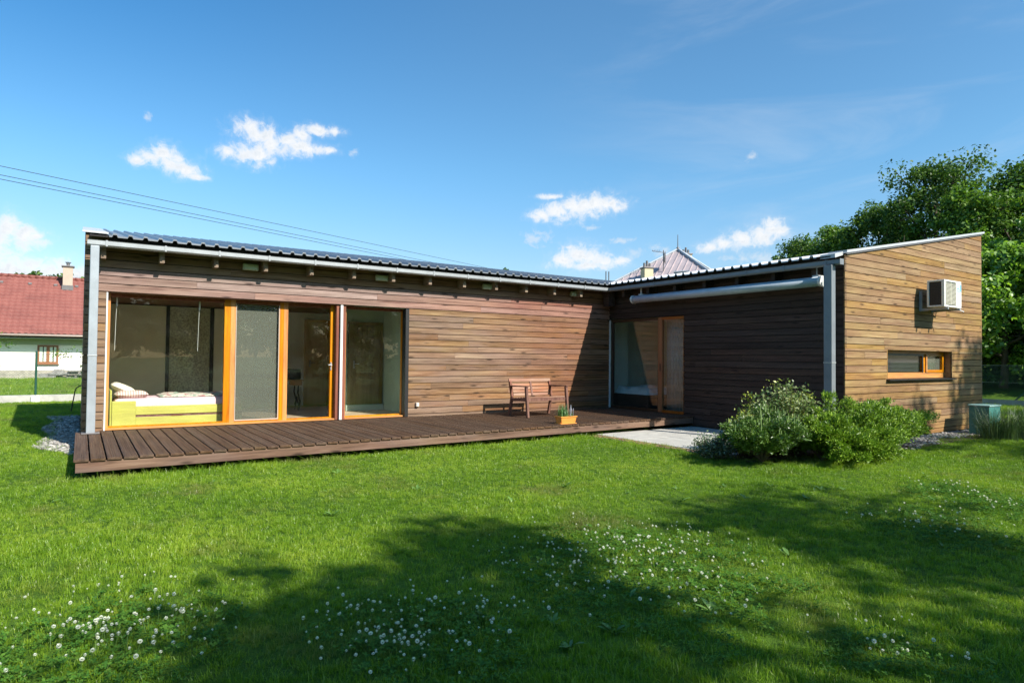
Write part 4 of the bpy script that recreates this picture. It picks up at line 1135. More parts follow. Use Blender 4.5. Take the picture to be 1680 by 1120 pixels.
def on_face(u, v, off):
    """u across the left face 0..1, v from eave to apex"""
    nrm = (B - A).cross(ap - A).normalized(); nrm = nrm if nrm.z > 0 else -nrm
    base = A + (B - A) * u; return base + (ap - (A + B) / 2) * v + nrm * off, nrm
c0, nr = on_face(.60, .42, .06); ed = (B - A).normalized(); upv = (ap - (A + B) / 2).normalized()
Mx = Matrix((ed, upv, nr)).transposed().to_4x4(); Mx.translation = c0
q = MB(); q.box(-.45, .45, -.55, .55, -.05, .06, Mx); sk = q.build('skylight', M['leadgrey'], PH)
q = MB(); q.box(-.37, .37, -.47, .47, .061, .075, Mx); q.build('pane', M['glass'], sk)
q = MB(); q.box(-.5, .5, .5, .62, .0, .22, Mx); q.build('raised_sash', M['steel'], sk)
dpos = ap - rgt * 1.45 - fwd * 2.0; q = MB(); q.tube([(dpos.x, dpos.y, 6.6), (dpos.x, dpos.y, 8.35)], .03, 6)
q.tube([Vector((dpos.x, dpos.y, 8.2)), Vector((dpos.x, dpos.y, 8.3)) - rgt * .75], .018, 5)
for k in range(5): c = Vector((dpos.x, dpos.y, 8.3)) - rgt * (.25 + .11 * k); q.tube([c - fwd * .2 - Vector((0, 0, .1)), c + fwd * .2 + Vector((0, 0, .1))], .012, 4)
q.build('tv_antenna', M['leadgrey'], PH)
q = MB(); ds = Vector((dpos.x, dpos.y, 7.85)); n = 14; fc = (-fwd * .3 + rgt * .95).normalized(); sd = fc.cross(Vector((0, 0, 1))).normalized(); u_ = sd.cross(fc)
vs = [ds + fc * .0]; fs = []
for r, dd in ((.2, .02), (.42, .10)):
    for k in range(n): vs.append(ds + fc * dd + (sd * math.cos(6.2832 * k / n) + u_ * math.sin(6.2832 * k / n)) * r)
for k in range(n): fs.append((0, 1 + k, 1 + (k + 1) % n)); fs.append((1 + k, 1 + n + k, 1 + n + (k + 1) % n, 1 + (k + 1) % n))
q.add(vs, fs); o = q.build('satellite_dish', M['leadgrey'], PH); so = o.modifiers.new('thickness', 'SOLIDIFY'); so.thickness = .02
q = MB(); lp = ap - rgt * 5.3 - fwd * 3.3
for s in (-.12, .12): q.tube([(lp.x + s, lp.y, 5.2), (lp.x + s, lp.y, 6.75)], .035, 6)
q.build('vent_pipe', M['leadgrey'], PH)

# ------------------------------------------------------------------ power lines
def wire(a, b_, sag, label):
    pts = []
    for k in range(41):
        t = k / 40; p = Vector(a).lerp(Vector(b_), t); p.z -= sag * 4 * t * (1 - t); pts.append(p)
    q = MB(); q.tube(pts, .011, 5); o = q.build('power_line', M['wirecable']); tag(o, label, 'power line', 'power lines over the roof'); centre(o)
PWR = []   # filled from measured directions: (near point, far point)
CAM = Vector((-.0226, -11.9997, 1.2142))
WIRES = [('topmost power line crossing the sky above the roof', 0), ('middle power line, close above the lowest one', 1), ('lowest power line, the nearest one to the roof', 2)]
WPTS = [((-2.36, 14.74, 7.36), (16.90, 22.26, 7.27)), ((-2.36, 14.75, 7.07), (16.91, 22.27, 6.92)), ((-2.35, 14.75, 6.93), (16.91, 22.27, 6.76))]
for (lab, k) in WIRES:
    a, b_ = Vector(WPTS[k][0]), Vector(WPTS[k][1]); d = b_ - a
    wire(a - d * .5, b_ + d * .8, .0, lab)

# ------------------------------------------------------------------ trees
def unit(v): return v / (np.linalg.norm(v) + 1e-9)
def make_tree(name, label, cat, group, base, height, rad, trunk_r, seed, leaf, nclus=70, per=150, lsize=.2, c0=.3, top_pow=1., clus_r=.8, flat=.75, leafname='crown', nlimb=9, lean=(0, 0), aspect=.6):
    rg = np.random.default_rng(seed); base = np.array(base, float)
    T = thing(name, label, cat, tuple(base), group)
    q = MB(); top = base + np.array([lean[0], lean[1], height * .86])
    tp = [base + (top - base) * t + np.array([math.sin(t * 5 + seed) * .12 * height / 10, math.cos(t * 4 + seed) * .12 * height / 10, 0]) * (t > 0) for t in np.linspace(0, 1, 7)]
    q.tube([tuple(p) for p in tp], [trunk_r * (1 - .85 * t) for t in np.linspace(0, 1, 7)], 9)
    def on_trunk(t):
        i = min(int(t * 6), 5); f = t * 6 - i; return tp[i] * (1 - f) + tp[i + 1] * f
    cen = []
    for k in range(nlimb):
        t = c0 * .75 + (1 - c0 * .75) * (k + .5) / nlimb; p = on_trunk(min(t, .98))
        a = k * 2.4 + rg.uniform(-.4, .4)
        hfrac = (t * .86 - c0) / (1 - c0); r_here = rad * (math.sin(math.pi * min(1, max(.12, hfrac * .85 + .18))) ** .7)
        e = p + np.array([math.cos(a) * r_here, math.sin(a) * r_here, height * .12 + r_here * .25])
        m = (p + e) / 2 + np.array([0, 0, -.06 * height * .5])
        r0 = trunk_r * (.5 - .3 * t)
        pts = [p, p * .55 + m * .45, m * .4 + e * .6, e]
        q.tube([tuple(x) for x in pts], [r0, r0 * .8, r0 * .5, r0 * .2], 6)
        for j in range(4):
            s = pts[1 + j % 2] * (1 - .3 * j / 4) + e * (.3 * j / 4); dv = rg.normal(size=3); dv[2] = abs(dv[2]) * .7
            e2 = s + unit(dv) * r_here * .45; q.tube([tuple(s), tuple((s + e2) / 2 + rg.normal(size=3) * .1), tuple(e2)], [r0 * .35, r0 * .22, r0 * .08], 5); cen.append(e2)
        cen.append(e)
    q.build('trunk', M['bark'], T, True)
    cen = list(cen)
    while len(cen) < nclus:
        z = rg.random() ** (1 / 1.15); hz = c0 + (1 - c0) * z
        prof = rad * (math.sin(math.pi * min(1, z * .82 + .16)) ** .65)
        a = rg.uniform(0, 6.283); rr = prof * math.sqrt(rg.uniform(.12, 1))
        ax = base + np.array([lean[0], lean[1], 0]) * hz
        cen.append(ax + np.array([math.cos(a) * rr, math.sin(a) * rr, hz * height]))
    cen = np.array(cen[:max(nclus, len(cen))])
    P, N = [], []
    for c in cen:
        k = int(per * rg.uniform(.5, 1.4)); cr = clus_r * rg.uniform(.55, 1.25)
        d = rg.normal(size=(k, 3)); d /= np.linalg.norm(d, axis=1, keepdims=True)
        r = cr * rg.random(k) ** .45
        p = c + d * r[:, None] * np.array([1, 1, flat]); P.append(p); N.append(d * .6 + rg.normal(size=(k, 3)) * .7 + np.array([0, 0, .55]))
    P = np.concatenate(P); N = np.concatenate(N)
    keep = P[:, 2] > base[2] + .15; P, N = P[keep], N[keep]
    v, f = leaf_quads(P, N, lsize, aspect, rg)
    np_mesh(leafname, v, f, leaf, T)
    return T
TG = 'trees behind the right-hand fence'
GZ2 = GZ + .7
make_tree('broadleaf_tree', 'tallest broadleaf tree, its airy crown above the top of the end wall', 'tree', TG, (36.9, 3.1, GZ2), 11.2, 2.9, .30, 21, M['leaf_dark'], 190, 130, .17, .26, clus_r=.78, nlimb=16)
make_tree('broadleaf_tree', 'dark bushy tree just left of the tallest tree', 'tree', TG, (38.8, 7.0, GZ2), 9.7, 2.9, .26, 22, M['leaf_dark'], 120, 260, .19, .12, clus_r=.85)
make_tree('broadleaf_tree', 'round dense green tree rising over the middle of the wing roof', 'tree', TG, (40.2, 10.6, GZ2), 9.2, 2.8, .25, 23, M['leaf_mid'], 120, 260, .19, .10, clus_r=.85)
make_tree('broadleaf_tree', 'leftmost dense tree of the wood, sloping down towards the pyramid roof', 'tree', TG, (41.3, 13.7, GZ2), 9.1, 2.4, .24, 24, M['leaf_dark'], 100, 250, .19, .10, clus_r=.8)
make_tree('birch_tree', 'small pale loose tree at the left tip of the wood', 'tree', TG, (34.2, 11.4, GZ), 7.0, 1.3, .11, 25, M['leaf_pale'], 44, 60, .17, .25, clus_r=.6)
make_tree('broadleaf_tree', 'tall dark tree at the right edge behind the end wall', 'tree', TG, (36.6, -1.0, GZ2), 9.9, 3.1, .30, 26, M['leaf_dark'], 165, 170, .19, .2, clus_r=.85)
make_tree('maple_tree', 'bright green maple with large leaves right of the end wall', 'tree', TG, (29.4, -2.2, GZ2 - .2), 5.6, 2.0, .15, 27, M['leaf_bright'], 110, 150, .16, .12, clus_r=.6, aspect=.8)
make_tree('maple_tree', 'taller bright green tree at the right edge of the picture', 'tree', TG, (31.5, -4.6, GZ2), 7.6, 2.3, .2, 28, M['leaf_bright'], 110, 170, .17, .12, clus_r=.7, aspect=.75)
make_tree('broadleaf_tree', 'dark tree filling the gap between the tallest tree and the maple', 'tree', TG, (34.2, .6, GZ2), 8.8, 2.6, .2, 29, M['leaf_mid'], 130, 200, .18, .08, clus_r=.8)
make_tree('broadleaf_tree', 'deep dark tree far back behind the others', 'tree', TG, (44.5, 3.0, GZ2), 8.6, 4.4, .3, 30, M['leaf_dark'], 130, 200, .26, .05, clus_r=1.2)
make_tree('broadleaf_tree', 'low dark tree far back behind the round dense tree', 'tree', TG, (46.0, 9.0, GZ2), 8.0, 4.0, .3, 31, M['leaf_dark'], 120, 200, .26, .05, clus_r=1.2)
def brush(label, base, h, rad, seed, n=60):
    rg = np.random.default_rng(seed); T = thing('dry_shrub', label, 'shrub', base); q = MB()
    for k in range(n):
        a = rg.uniform(0, 6.28); r = rad * math.sqrt(rg.random()); hh = h * rg.uniform(.6, 1)
        p0 = Vector(base) + Vector((math.cos(a) * r * .3, math.sin(a) * r * .3, 0)); p2 = Vector(base) + Vector((math.cos(a) * r, math.sin(a) * r, hh)); p1 = (p0 + p2) / 2 + Vector(rg.normal(size=3)) * .15
        q.tube([p0, p1, p2], [.025, .016, .006], 4)
        for j in range(5):
            s = p1.lerp(p2, rg.random()); e = s + Vector((rg.normal() * .35, rg.normal() * .35, rg.uniform(.1, .6))); q.tube([s, e], [.008, .003], 3)
    q.build('branch', M['twig'], T)
brush('grey-brown leafless brush behind the top of the end wall', (29.5, 1.6, GZ2 - .3), 6.3, 2.2, 41, 70)
# hedge-like undergrowth behind the fence
for k, (x, y, h, r, lab) in enumerate([(30.2, .6, 2.4, 1.5, 'dark shrub behind the fence close to the end wall corner'), (30.6, -1.9, 2.5, 1.6, 'dark shrub under the bright maple'), (31.0, -4.4, 2.5, 1.7, 'dark shrub behind the fence at the right edge')]):
    make_tree('undergrowth_shrub', lab, 'shrub', 'shrubs behind the right-hand fence', (x, y, GZ2 - .2), h, r, .04, 50 + k, M['leaf_dark'], 80, 150, .17, .0, clus_r=.5, nlimb=5)
# far trees peeping over roofs
make_tree('far_tree', 'distant dark tree tip just above the long metal roof', 'tree', 'far trees above the roofs', (43.1, 55.1, GZ), 12.9, 1.6, .2, 61, M['leaf_dark'], 40, 60, .4, .3, clus_r=.7)
for k, (x, h) in enumerate([(-5.5, 11.6), (-4.1, 10.6), (-2.6, 11.7), (-.6, 10.9)]):
    make_tree('far_tree', ['distant dark treetop above the left end of the red ridge', 'lower dark treetop showing over the red ridge', 'distant dark treetop left of the red house chimney', 'distant dark treetop right of the red house chimney'][k], 'tree', 'far trees above the roofs', (x, 84, GZ), h, 1.8, .2, 70 + k, M['leaf_dark'], 40, 60, .45, .2, clus_r=.8)
# young fruit trees before the white house
make_tree('fruit_tree', 'young fruit tree whose leafy twigs enter at the left edge', 'tree', 'young fruit trees by the fence', (-3.15, 17.2, GZ), 2.2, .85, .05, 81, M['leaf_mid'], 42, 26, .10, .3, clus_r=.32, aspect=.45)
make_tree('fruit_tree', 'young fruit tree with bent twigs beside the boarded house end', 'tree', 'young fruit trees by the fence', (.55, 20.5, GZ), 1.75, 1.1, .05, 82, M['leaf_mid'], 42, 26, .10, .25, clus_r=.32, aspect=.45)
# trees behind the viewer: they shade the lawn and show in the window panes
SG = 'trees behind the viewer shading the lawn'
SH = [(4.5, -20.0, 10.0, 2.5, 91, 115, 110), (8.3, -20.3, 10.0, 2.2, 92, 84, 85), (12.2, -21.2, 9.6, 2.0, 93, 50, 65), (16.5, -20.5, 12.6, 2.5, 94, 62, 75), (20.2, -19.5, 12.9, 2.6, 95, 80, 80), (25.5, -19, 12.2, 2.6, 96, 90, 90)]
SHL = ['tree behind the viewer shading the clover at the bottom of the lawn', 'tree behind the viewer shading the middle of the lawn', 'thin crowned tree behind the viewer throwing streaky shade before the juniper', 'tree behind the viewer shading the foot of the end wall', 'tree behind the viewer shading the teal box', 'rightmost tree behind the viewer beyond the teal box']
for k, (x, y, h, r, sd, nc, pr) in enumerate(SH):
    make_tree('garden_tree', SHL[k], 'tree', SG, (x, y, GZ), h, r, .2, sd, M['leaf_mid'], nc, pr, .24, .15, clus_r=.8)
for k in range(11):
    x = -34 + k * 7.2 + random.uniform(-1.5, 1.5)
    make_tree('garden_tree', 'dense tree in the far row behind the viewer that shows in the window panes', 'tree', 'far row of trees behind the viewer', (x, -40 + random.uniform(-3, 3), GZ), random.uniform(10, 13.5), 4.6, .3, 120 + k, M['leaf_dark'], 70, 90, .5, .02, clus_r=1.6)

# ------------------------------------------------------------------ shrubs by the wing
def shrub(name, label, base, mat_list, gen, cat='shrub'):
    T = thing(name, label, cat, base); gen(T); return T
def gen_leafy(c, rx, ry, h, nst, per, ls, mats, seed, stemr=.008, zmin=.05):
    def g(T):
        rg = np.random.default_rng(seed); q = MB(); P, N = [], []
        for k in range(nst):
            a = rg.uniform(0, 6.283); r = math.sqrt(rg.random()); hh = h * (1 - .45 * r * r) * rg.uniform(.75, 1.05)
            p0 = np.array([c[0] + math.cos(a) * rx * r * .4, c[1] + math.sin(a) * ry * r * .4, GZ]); p2 = np.array([c[0] + math.cos(a) * rx * r, c[1] + math.sin(a) * ry * r, GZ + hh])
            p1 = (p0 + p2) / 2 + rg.normal(size=3) * .04; q.tube([tuple(p0), tuple(p1), tuple(p2)], [stemr, stemr * .7, stemr * .3], 4, False)
            t = rg.uniform(.25, 1.02, per)[:, None]; b_ = (1 - t) ** 2 * p0 + 2 * t * (1 - t) * p1 + t * t * p2
            P.append(b_ + rg.normal(size=(per, 3)) * np.array([.055, .055, .045])); N.append(rg.normal(size=(per, 3)) * .7 + np.array([0, -.2, .6]))
        P = np.concatenate(P); N = np.concatenate(N); ok = P[:, 2] > GZ + zmin; P, N = P[ok], N[ok]
        v, f = leaf_quads(P, N, ls, .62, rg)
        mi = (rg.random(len(f)) < .0).astype(int)
        if len(mats) > 1:
            blob = np.array([mnoise.noise(Vector((p[0] * 3, p[1] * 3, p[2] * 3))) for p in P]); mi = (blob > .22).astype(int)
        np_mesh('foliage', v, f, mats, T, mi if len(mats) > 1 else None); q.build('stems', M['bark'], T)
    return g
shrub('variegated_shrub', 'tall variegated cream and green shrub at the back of the shrub clump', (9.0, -6.15, GZ), None, gen_leafy((8.95, -6.15), .85, .6, 1.13, 170, 75, .046, [M['varieg'], M['yellowleaf']], 101))
shrub('low_shrub', 'low grey-green shrub at the left foot of the shrub clump', (7.85, -5.85, GZ), None, gen_leafy((7.80, -5.82), .34, .30, .38, 60, 55, .034, [M['lowshrub']], 102))
shrub('yellow_shrub', 'yellow-leaved shrub between the low shrub and the variegated one', (8.35, -6.0, GZ), None, gen_leafy((8.32, -6.0), .36, .30, .74, 45, 50, .045, [M['yellowleaf']], 103))
def gen_juniper(branches, seed, mat, slen=.085, dens=1.):
    def g(T):
        rg = np.random.default_rng(seed); q = MB(); V = []
        for (x0, y0, x1, y1, z1) in branches:
            p0 = np.array([x0, y0, GZ + .05]); p2 = np.array([x1, y1, GZ + z1]); p1 = (p0 * .5 + p2 * .5) + np.array([0, 0, 1 * .10 * z1 + .04])
            q.tube([tuple(p0), tuple(p1), tuple(p2)], [.02, .013, .004], 5, False)
            ln = np.linalg.norm(p2 - p0); dirv = unit(p2 - p0); ns = int((300 * ln + 80) * dens)
            t = rg.uniform(.22, 1., ns) ** .75
            for tt in t:
                c = (1 - tt) ** 2 * p0 + 2 * tt * (1 - tt) * p1 + tt * tt * p2
                w = .085 * (1.2 - tt * .65)
                c = c + rg.normal(size=3) * np.array([w, w, w * .38])
                if c[2] < GZ + .03: continue
                d = unit(dirv * 1.2 + rg.normal(size=3) * .5 + np.array([0, 0, .30]))
                s = slen * rg.uniform(.6, 1.3); side = unit(np.cross(d, rg.normal(size=3))); side2 = np.cross(d, side)
                for m in range(5):
                    a = rg.uniform(-.8, .8); b_ = rg.uniform(-.8, .8); st = c + d * s * rg.uniform(0, .6)
                    e = unit(d + side * a + side2 * b_) * s * rg.uniform(.35, .6); wv = unit(np.cross(e, rg.normal(size=3))) * s * .075
                    V.append((st - wv * .4, st + e * .55 - wv, st + e, st + e * .55 + wv))
        v = np.array(V).reshape(-1, 3); f = np.arange(len(v)).reshape(-1, 4)
        np_mesh('foliage', v, f, mat, T); q.build('branches', M['bark'], T)
    return g
rj = random.Random(5); br = []
for k in range(96):
    a = rj.uniform(0, 6.283); r = math.sqrt(rj.uniform(.08, 1)); bx, by_ = 9.75, -6.75
    ex = bx + math.cos(a) * 1.10 * r + (.75 * r if math.cos(a) > .3 else 0); ey = by_ + math.sin(a) * .62 * r
    z1 = .90 - .40 * r * r + rj.uniform(-.16, .12)
    if math.cos(a) < -.3: z1 *= .82
    if math.sin(a) < -.2: z1 *= .80
    br.append((bx + math.cos(a) * .15, by_ + math.sin(a) * .12, ex, ey, max(.15, z1)))
for k in range(44):
    a = rj.uniform(0, 6.283); r = math.sqrt(rj.uniform(.1, 1)); br.append((9.0, -6.75, 8.95 + math.cos(a) * .62 * r, -6.85 + math.sin(a) * .45 * r, max(.16, .72 - .36 * r + rj.uniform(-.14, .10))))
for k in range(54):
    a = rj.uniform(-2.2, 2.0); r = math.sqrt(rj.uniform(.15, 1)); br.append((10.5 + math.cos(a) * .1, -6.68, 10.55 + math.cos(a) * 1.30 * r, -6.72 + math.sin(a) * .55 * r, max(.18, .74 - .34 * r + rj.uniform(-.14, .08))))
for k in range(26): br.append((9.9, -6.7, 10.9 + rj.uniform(0, 1.05), -6.7 + rj.uniform(-.35, .3), rj.uniform(.38, .66)))
for k in range(26): br.append((8.9 + rj.uniform(-.2, .8), -6.9, 8.35 + rj.uniform(0, 2.1), -7.40 + rj.uniform(-.12, .25), rj.uniform(.12, .46)))
shrub('juniper_shrub', 'wide bright green spreading juniper at the right of the shrub clump', (9.75, -6.75, GZ), None, gen_juniper(br, 104, M['juniper']))
br = []
for k in range(52):
    a = rj.uniform(0, 6.283); r = math.sqrt(rj.random()); br.append((7.95, -6.5, 7.92 + math.cos(a) * .60 * r, -6.58 + math.sin(a) * .48 * r, (.80 - .30 * r) * rj.uniform(.75, 1.05)))
T = shrub('dwarf_pine', 'dark dwarf pine with upright pale candles in the front of the shrub clump', (7.95, -6.5, GZ), None, gen_juniper(br, 105, M['pine'], .085, .8))
for (a, b_, c, d, z) in br:
    if rj.random() < .8:
        q = MB(); q.tube([(c, d, GZ + z - .02), (c + .01, d, GZ + z + rj.uniform(.08, .17))], [.008, .005], 5); q.build('candle', M['candle'], T)
for k in range(14):
    x = 7.95 + rj.uniform(-.4, .5); y = -6.62 + rj.uniform(-.15, .15); z = GZ + rj.uniform(.5, .78)
    q = MB(); q.tube([(x, y, z), (x + .01, y, z + rj.uniform(.10, .2))], [.009, .005], 5); q.build('candle', M['candle'], T)
# ornamental grass beside the teal box
sp = []
for k in range(1300):
    cx, cy = ((14.55, -6.98), (14.75, -7.15), (15.2, -7.3), (15.9, -7.3))[k % 4]
    a = RNG.uniform(0, 6.283); r = abs(RNG.normal()) * .14; h = RNG.uniform(.35, .72); l_ = RNG.uniform(.05, .5)
    sp.append((cx + math.cos(a) * r * 1.6, cy + math.sin(a) * r, GZ, h, .008, math.cos(a) * l_, math.sin(a) * l_ * .8))
T = thing('ornamental_grass', 'dark arching ornamental grass clump in front of the teal box', 'plant', (15.1, -7.15, GZ)); blades(sp, M['reed'], 'foliage', T, 5)

# ------------------------------------------------------------------ lawn cover: geometry-nodes scatter (stuff)
HID = bpy.data.collections.new('tuft_sources')
def tuft(name, n, r, hmin, hmax, w, lean, mat):
    V, F = [], []
    for k in range(n):
        a = RNG.uniform(0, 6.283); rr = r * math.sqrt(RNG.random()); x, y = math.cos(a) * rr, math.sin(a) * rr
        h = RNG.uniform(hmin, hmax); la = RNG.uniform(0, 6.283); lm = abs(RNG.normal()) * lean
        lx, ly = math.cos(la) * lm, math.sin(la) * lm; b_ = RNG.uniform(0, 6.283); c, s = math.cos(b_) * w / 2, math.sin(b_) * w / 2; o = len(V)
        for t, ww in ((0, 1.), (.55, .85), (1., .12)):
            V += [(x + lx * t * t - c * ww, y + ly * t * t - s * ww, h * t * (1 - .15 * t * lm / max(h, .01))), (x + lx * t * t + c * ww, y + ly * t * t + s * ww, h * t * (1 - .15 * t * lm / max(h, .01)))]
        F += [(o, o + 1, o + 3, o + 2), (o + 2, o + 3, o + 5, o + 4)]
    me = bpy.data.meshes.new(name); me.from_pydata(V, [], F); me.materials.append(mat)
    ob = bpy.data.objects.new(name, me); return ob
def clover_tuft(name, n, r):
    V, F = [], []
    for k in range(n):
        a = RNG.uniform(0, 6.283); rr = r * math.sqrt(RNG.random()); x, y = math.cos(a) * rr, math.sin(a) * rr; z = RNG.uniform(.02, .065); ta = RNG.uniform(0, 6.283)
        tx, ty = RNG.normal() * .25, RNG.normal() * .25
        for j in range(3):
            an = ta + j * 2.094; c, s = math.cos(an), math.sin(an); ls = .0095 * RNG.uniform(.8, 1.3); o = len(V)
            pts = [(0, 0), (ls * .8, -ls * .55), (ls * 1.55, -ls * .3), (ls * 1.55, ls * .3), (ls * .8, ls * .55)]
            for u, v in pts:
                px, py = u * c - v * s, u * s + v * c; V.append((x + px, y + py, z + px * tx + py * ty + .15 * u))
            F.append((o, o + 1, o + 2, o + 3, o + 4))
    me = bpy.data.meshes.new(name); me.from_pydata(V, [], F); me.materials.append(M['clover'])
    return bpy.data.objects.new(name, me)
def coll(name, obs):
    c = bpy.data.collections.new(name)
    for o in obs: c.objects.link(o)
    return c
C_grass = coll('grass_tufts', [tuft('tuft_a', 26, .055, .030, .062, .0034, .022, M['blade']), tuft('tuft_b', 26, .055, .025, .055, .0038, .030, M['blade']), tuft('tuft_c', 20, .05, .04, .085, .0032, .035, M['blade']), tuft('tuft_d', 30, .06, .022, .048, .0038, .018, M['blade'])])
C_clover = coll('clover_tufts', [clover_tuft('clover_a', 18, .08), clover_tuft('clover_b', 13, .075), clover_tuft('clover_c', 22, .085)])

def scatter_group(name, collection, smin, smax, tilt):
    g = bpy.data.node_groups.new(name, 'GeometryNodeTree')
    g.interface.new_socket('Geometry', in_out='INPUT', socket_type='NodeSocketGeometry'); g.interface.new_socket('Geometry', in_out='OUTPUT', socket_type='NodeSocketGeometry')
    N, Lk = g.nodes, g.links
    gi, go = N.new('NodeGroupInput'), N.new('NodeGroupOutput')
    na = N.new('GeometryNodeInputNamedAttribute'); na.data_type = 'FLOAT'; na.inputs[0].default_value = 'dens'
    nh = N.new('GeometryNodeInputNamedAttribute'); nh.data_type = 'FLOAT'; nh.inputs[0].default_value = 'size'
    dp = N.new('GeometryNodeDistributePointsOnFaces'); dp.distribute_method = 'RANDOM'
    Lk.new(gi.outputs[0], dp.inputs['Mesh']); Lk.new(na.outputs['Attribute'], dp.inputs['Density'])
    ci = N.new('GeometryNodeCollectionInfo'); ci.inputs['Collection'].default_value = collection; ci.inputs['Separate Children'].default_value = True; ci.inputs['Reset Children'].default_value = True
    ip = N.new('GeometryNodeInstanceOnPoints'); Lk.new(dp.outputs['Points'], ip.inputs['Points']); Lk.new(ci.outputs[0], ip.inputs['Instance']); ip.inputs['Pick Instance'].default_value = True
    rv = N.new('FunctionNodeRandomValue'); rv.data_type = 'FLOAT_VECTOR'; rv.inputs[0].default_value = (-tilt, -tilt, 0); rv.inputs[1].default_value = (tilt, tilt, 6.283)
    Lk.new(rv.outputs[0], ip.inputs['Rotation'])
    rs = N.new('FunctionNodeRandomValue'); rs.data_type = 'FLOAT'; rs.inputs[2].default_value = smin; rs.inputs[3].default_value = smax; rs.inputs['Seed'].default_value = 3
    mu = N.new('ShaderNodeMath'); mu.operation = 'MULTIPLY'; Lk.new(rs.outputs[1], mu.inputs[0]); Lk.new(nh.outputs['Attribute'], mu.inputs[1]); Lk.new(mu.outputs[0], ip.inputs['Scale'])
    Lk.new(ip.outputs[0], go.inputs[0])
    return g

FWD = np.array([math.sin(.5935), math.cos(.5935)])
def inview(x, y):
    dx, dy = x - CAM.x, y - CAM.y; dep = dx * FWD[0] + dy * FWD[1]; lat = dx * FWD[1] - dy * FWD[0]
    return dep > 2.0 and abs(lat) < dep * .86 + 2.6, dep
PATCH = [  # clover patches: (x, y, radius along depth, radius across, flowers, key)
    (3.12, -8.86, 1.0, .92, 118, 'mid'), (1.46, -8.97, .50, .58, 88, 'front'), (.05, -8.2, .55, .58, 80, 'left'),
    (3.30, -10.45, .18, .34, 14, 'corner'), (7.80, -9.2, .95, .55, 60, 'edge'), (6.2, -9.45, .70, .60, 50, 'right')]
def patch_val(x, y):
    v = 0.
    for (px, py, ra, rb, n, k) in PATCH:
        dx, dy = x - px, y - py; a = (dx * FWD[0] + dy * FWD[1]) / ra; b_ = (dx * FWD[1] - dy * FWD[0]) / rb
        r = math.sqrt(a * a + b_ * b_) + .35 * mnoise.noise(Vector((x * 2.5, y * 2.5, 4)))
        v = max(v, min(1, max(0, 1.25 - r) * 2))
    return v
def blocked(x, y):
    if -.09 < x < L and DK(x) + .03 < y < 6: return True
    if 0 <= x < L + W and -D - .0 < y < 5.8 and (x > L or y > -.1): return True
    if 7.98 < x < L and -5.77 < y < -2: return True
    if 8.0 < x < 10.6 and -6.4 < y < -5.76: return True
    if 10.5 < x < 17.2 and y > -6.02 - (.62 + .18 * math.sin(x * 1.7) + .1 * math.sin(x * 5)) and y < -5.9: return True
    if -.52 < x < 0 and -.6 + 1.0 * abs(x) / .5 < y < 6.2: return True
    return False
def scatter(name, label, cat, x0, x1, y0, y1, step, fdens, fsize, group, extra=''):
    xs = np.arange(x0, x1 + step, step); ys = np.arange(y0, y1 + step, step)
    V, dn, sz = [], [], []
    for x in xs:
        for y in ys:
            ok, dep = inview(x, y)
            V.append((x, y, GZ + (.7 * 0)))
            if not ok or blocked(x, y): dn.append(0.); sz.append(1.); continue
            dn.append(fdens(x, y, dep)); sz.append(fsize(x, y, dep))
    n = len(ys); F = [(i * n + j, (i + 1) * n + j, (i + 1) * n + j + 1, i * n + j + 1) for i in range(len(xs) - 1) for j in range(n - 1)]
    dn = np.array(dn)
    F = [f for f in F if dn[list(f)].max() > 0]
    me = bpy.data.meshes.new(name); me.from_pydata(V, [], F)
    for nm, a in (('dens', dn), ('size', np.array(sz))):
        at = me.attributes.new(nm, 'FLOAT', 'POINT'); at.data.foreach_set('value', a.astype(np.float32))
    o = bpy.data.objects.new(name, me); COL.objects.link(o); md = o.modifiers.new('scatter', 'NODES'); md.node_group = group
    tag(o, label, cat, kind='stuff'); return o
GG = scatter_group('grass_scatter', C_grass, .75, 1.3, .18)
CG = scatter_group('clover_scatter', C_clover, .8, 1.25, .2)
def gd(x, y, dep):
    b_ = 640 if dep < 6 else (430 if dep < 9 else 260)
    return b_ * (.75 + .5 * mnoise.noise(Vector((x * 1.3, y * 1.3, 0)))) * (1 - .25 * patch_val(x, y))
def gs(x, y, dep):
    n = mnoise.noise(Vector((x * .7, y * .7, 7))) * .3 + mnoise.noise(Vector((x * 2.6, y * 2.6, 3))) * .22
    edge = .35 if (-.3 < x < L and abs(y - DK(x)) < .22) else 0
    edge += .5 if (7.2 < x < 10.8 and -7.2 < y < -6.8) else 0
    return (.64 + .8 * n + edge) * (1.0 if dep < 9 else 1.15)
scatter('grass', 'short mown green grass of the front lawn', 'grass', -5, 19, -11.6, 12, .22, gd, gs, GG)
def gd2(x, y, dep): return 22. if x < 26 else 45.
def gs2(x, y, dep): return 2.3 + mnoise.noise(Vector((x * .5, y * .5, 1))) * .9
scatter('grass', 'rougher grass before the white house and beyond the fences', 'grass', -16, 3, 12.1, 33, .6, gd2, gs2, GG)
scatter('grass', 'shaggy grass in front of the right-hand fence', 'grass', 19, 25.8, -12, 6, .5, lambda x, y, d: 45., lambda x, y, d: 1.7, GG)
scatter('clover_leaves', 'dark three-lobed clover leaves in patches of the lawn', 'clover', -1.2, 9.5, -11.4, -7, .12, lambda x, y, d: 105 * patch_val(x, y), lambda x, y, d: .85, CG)

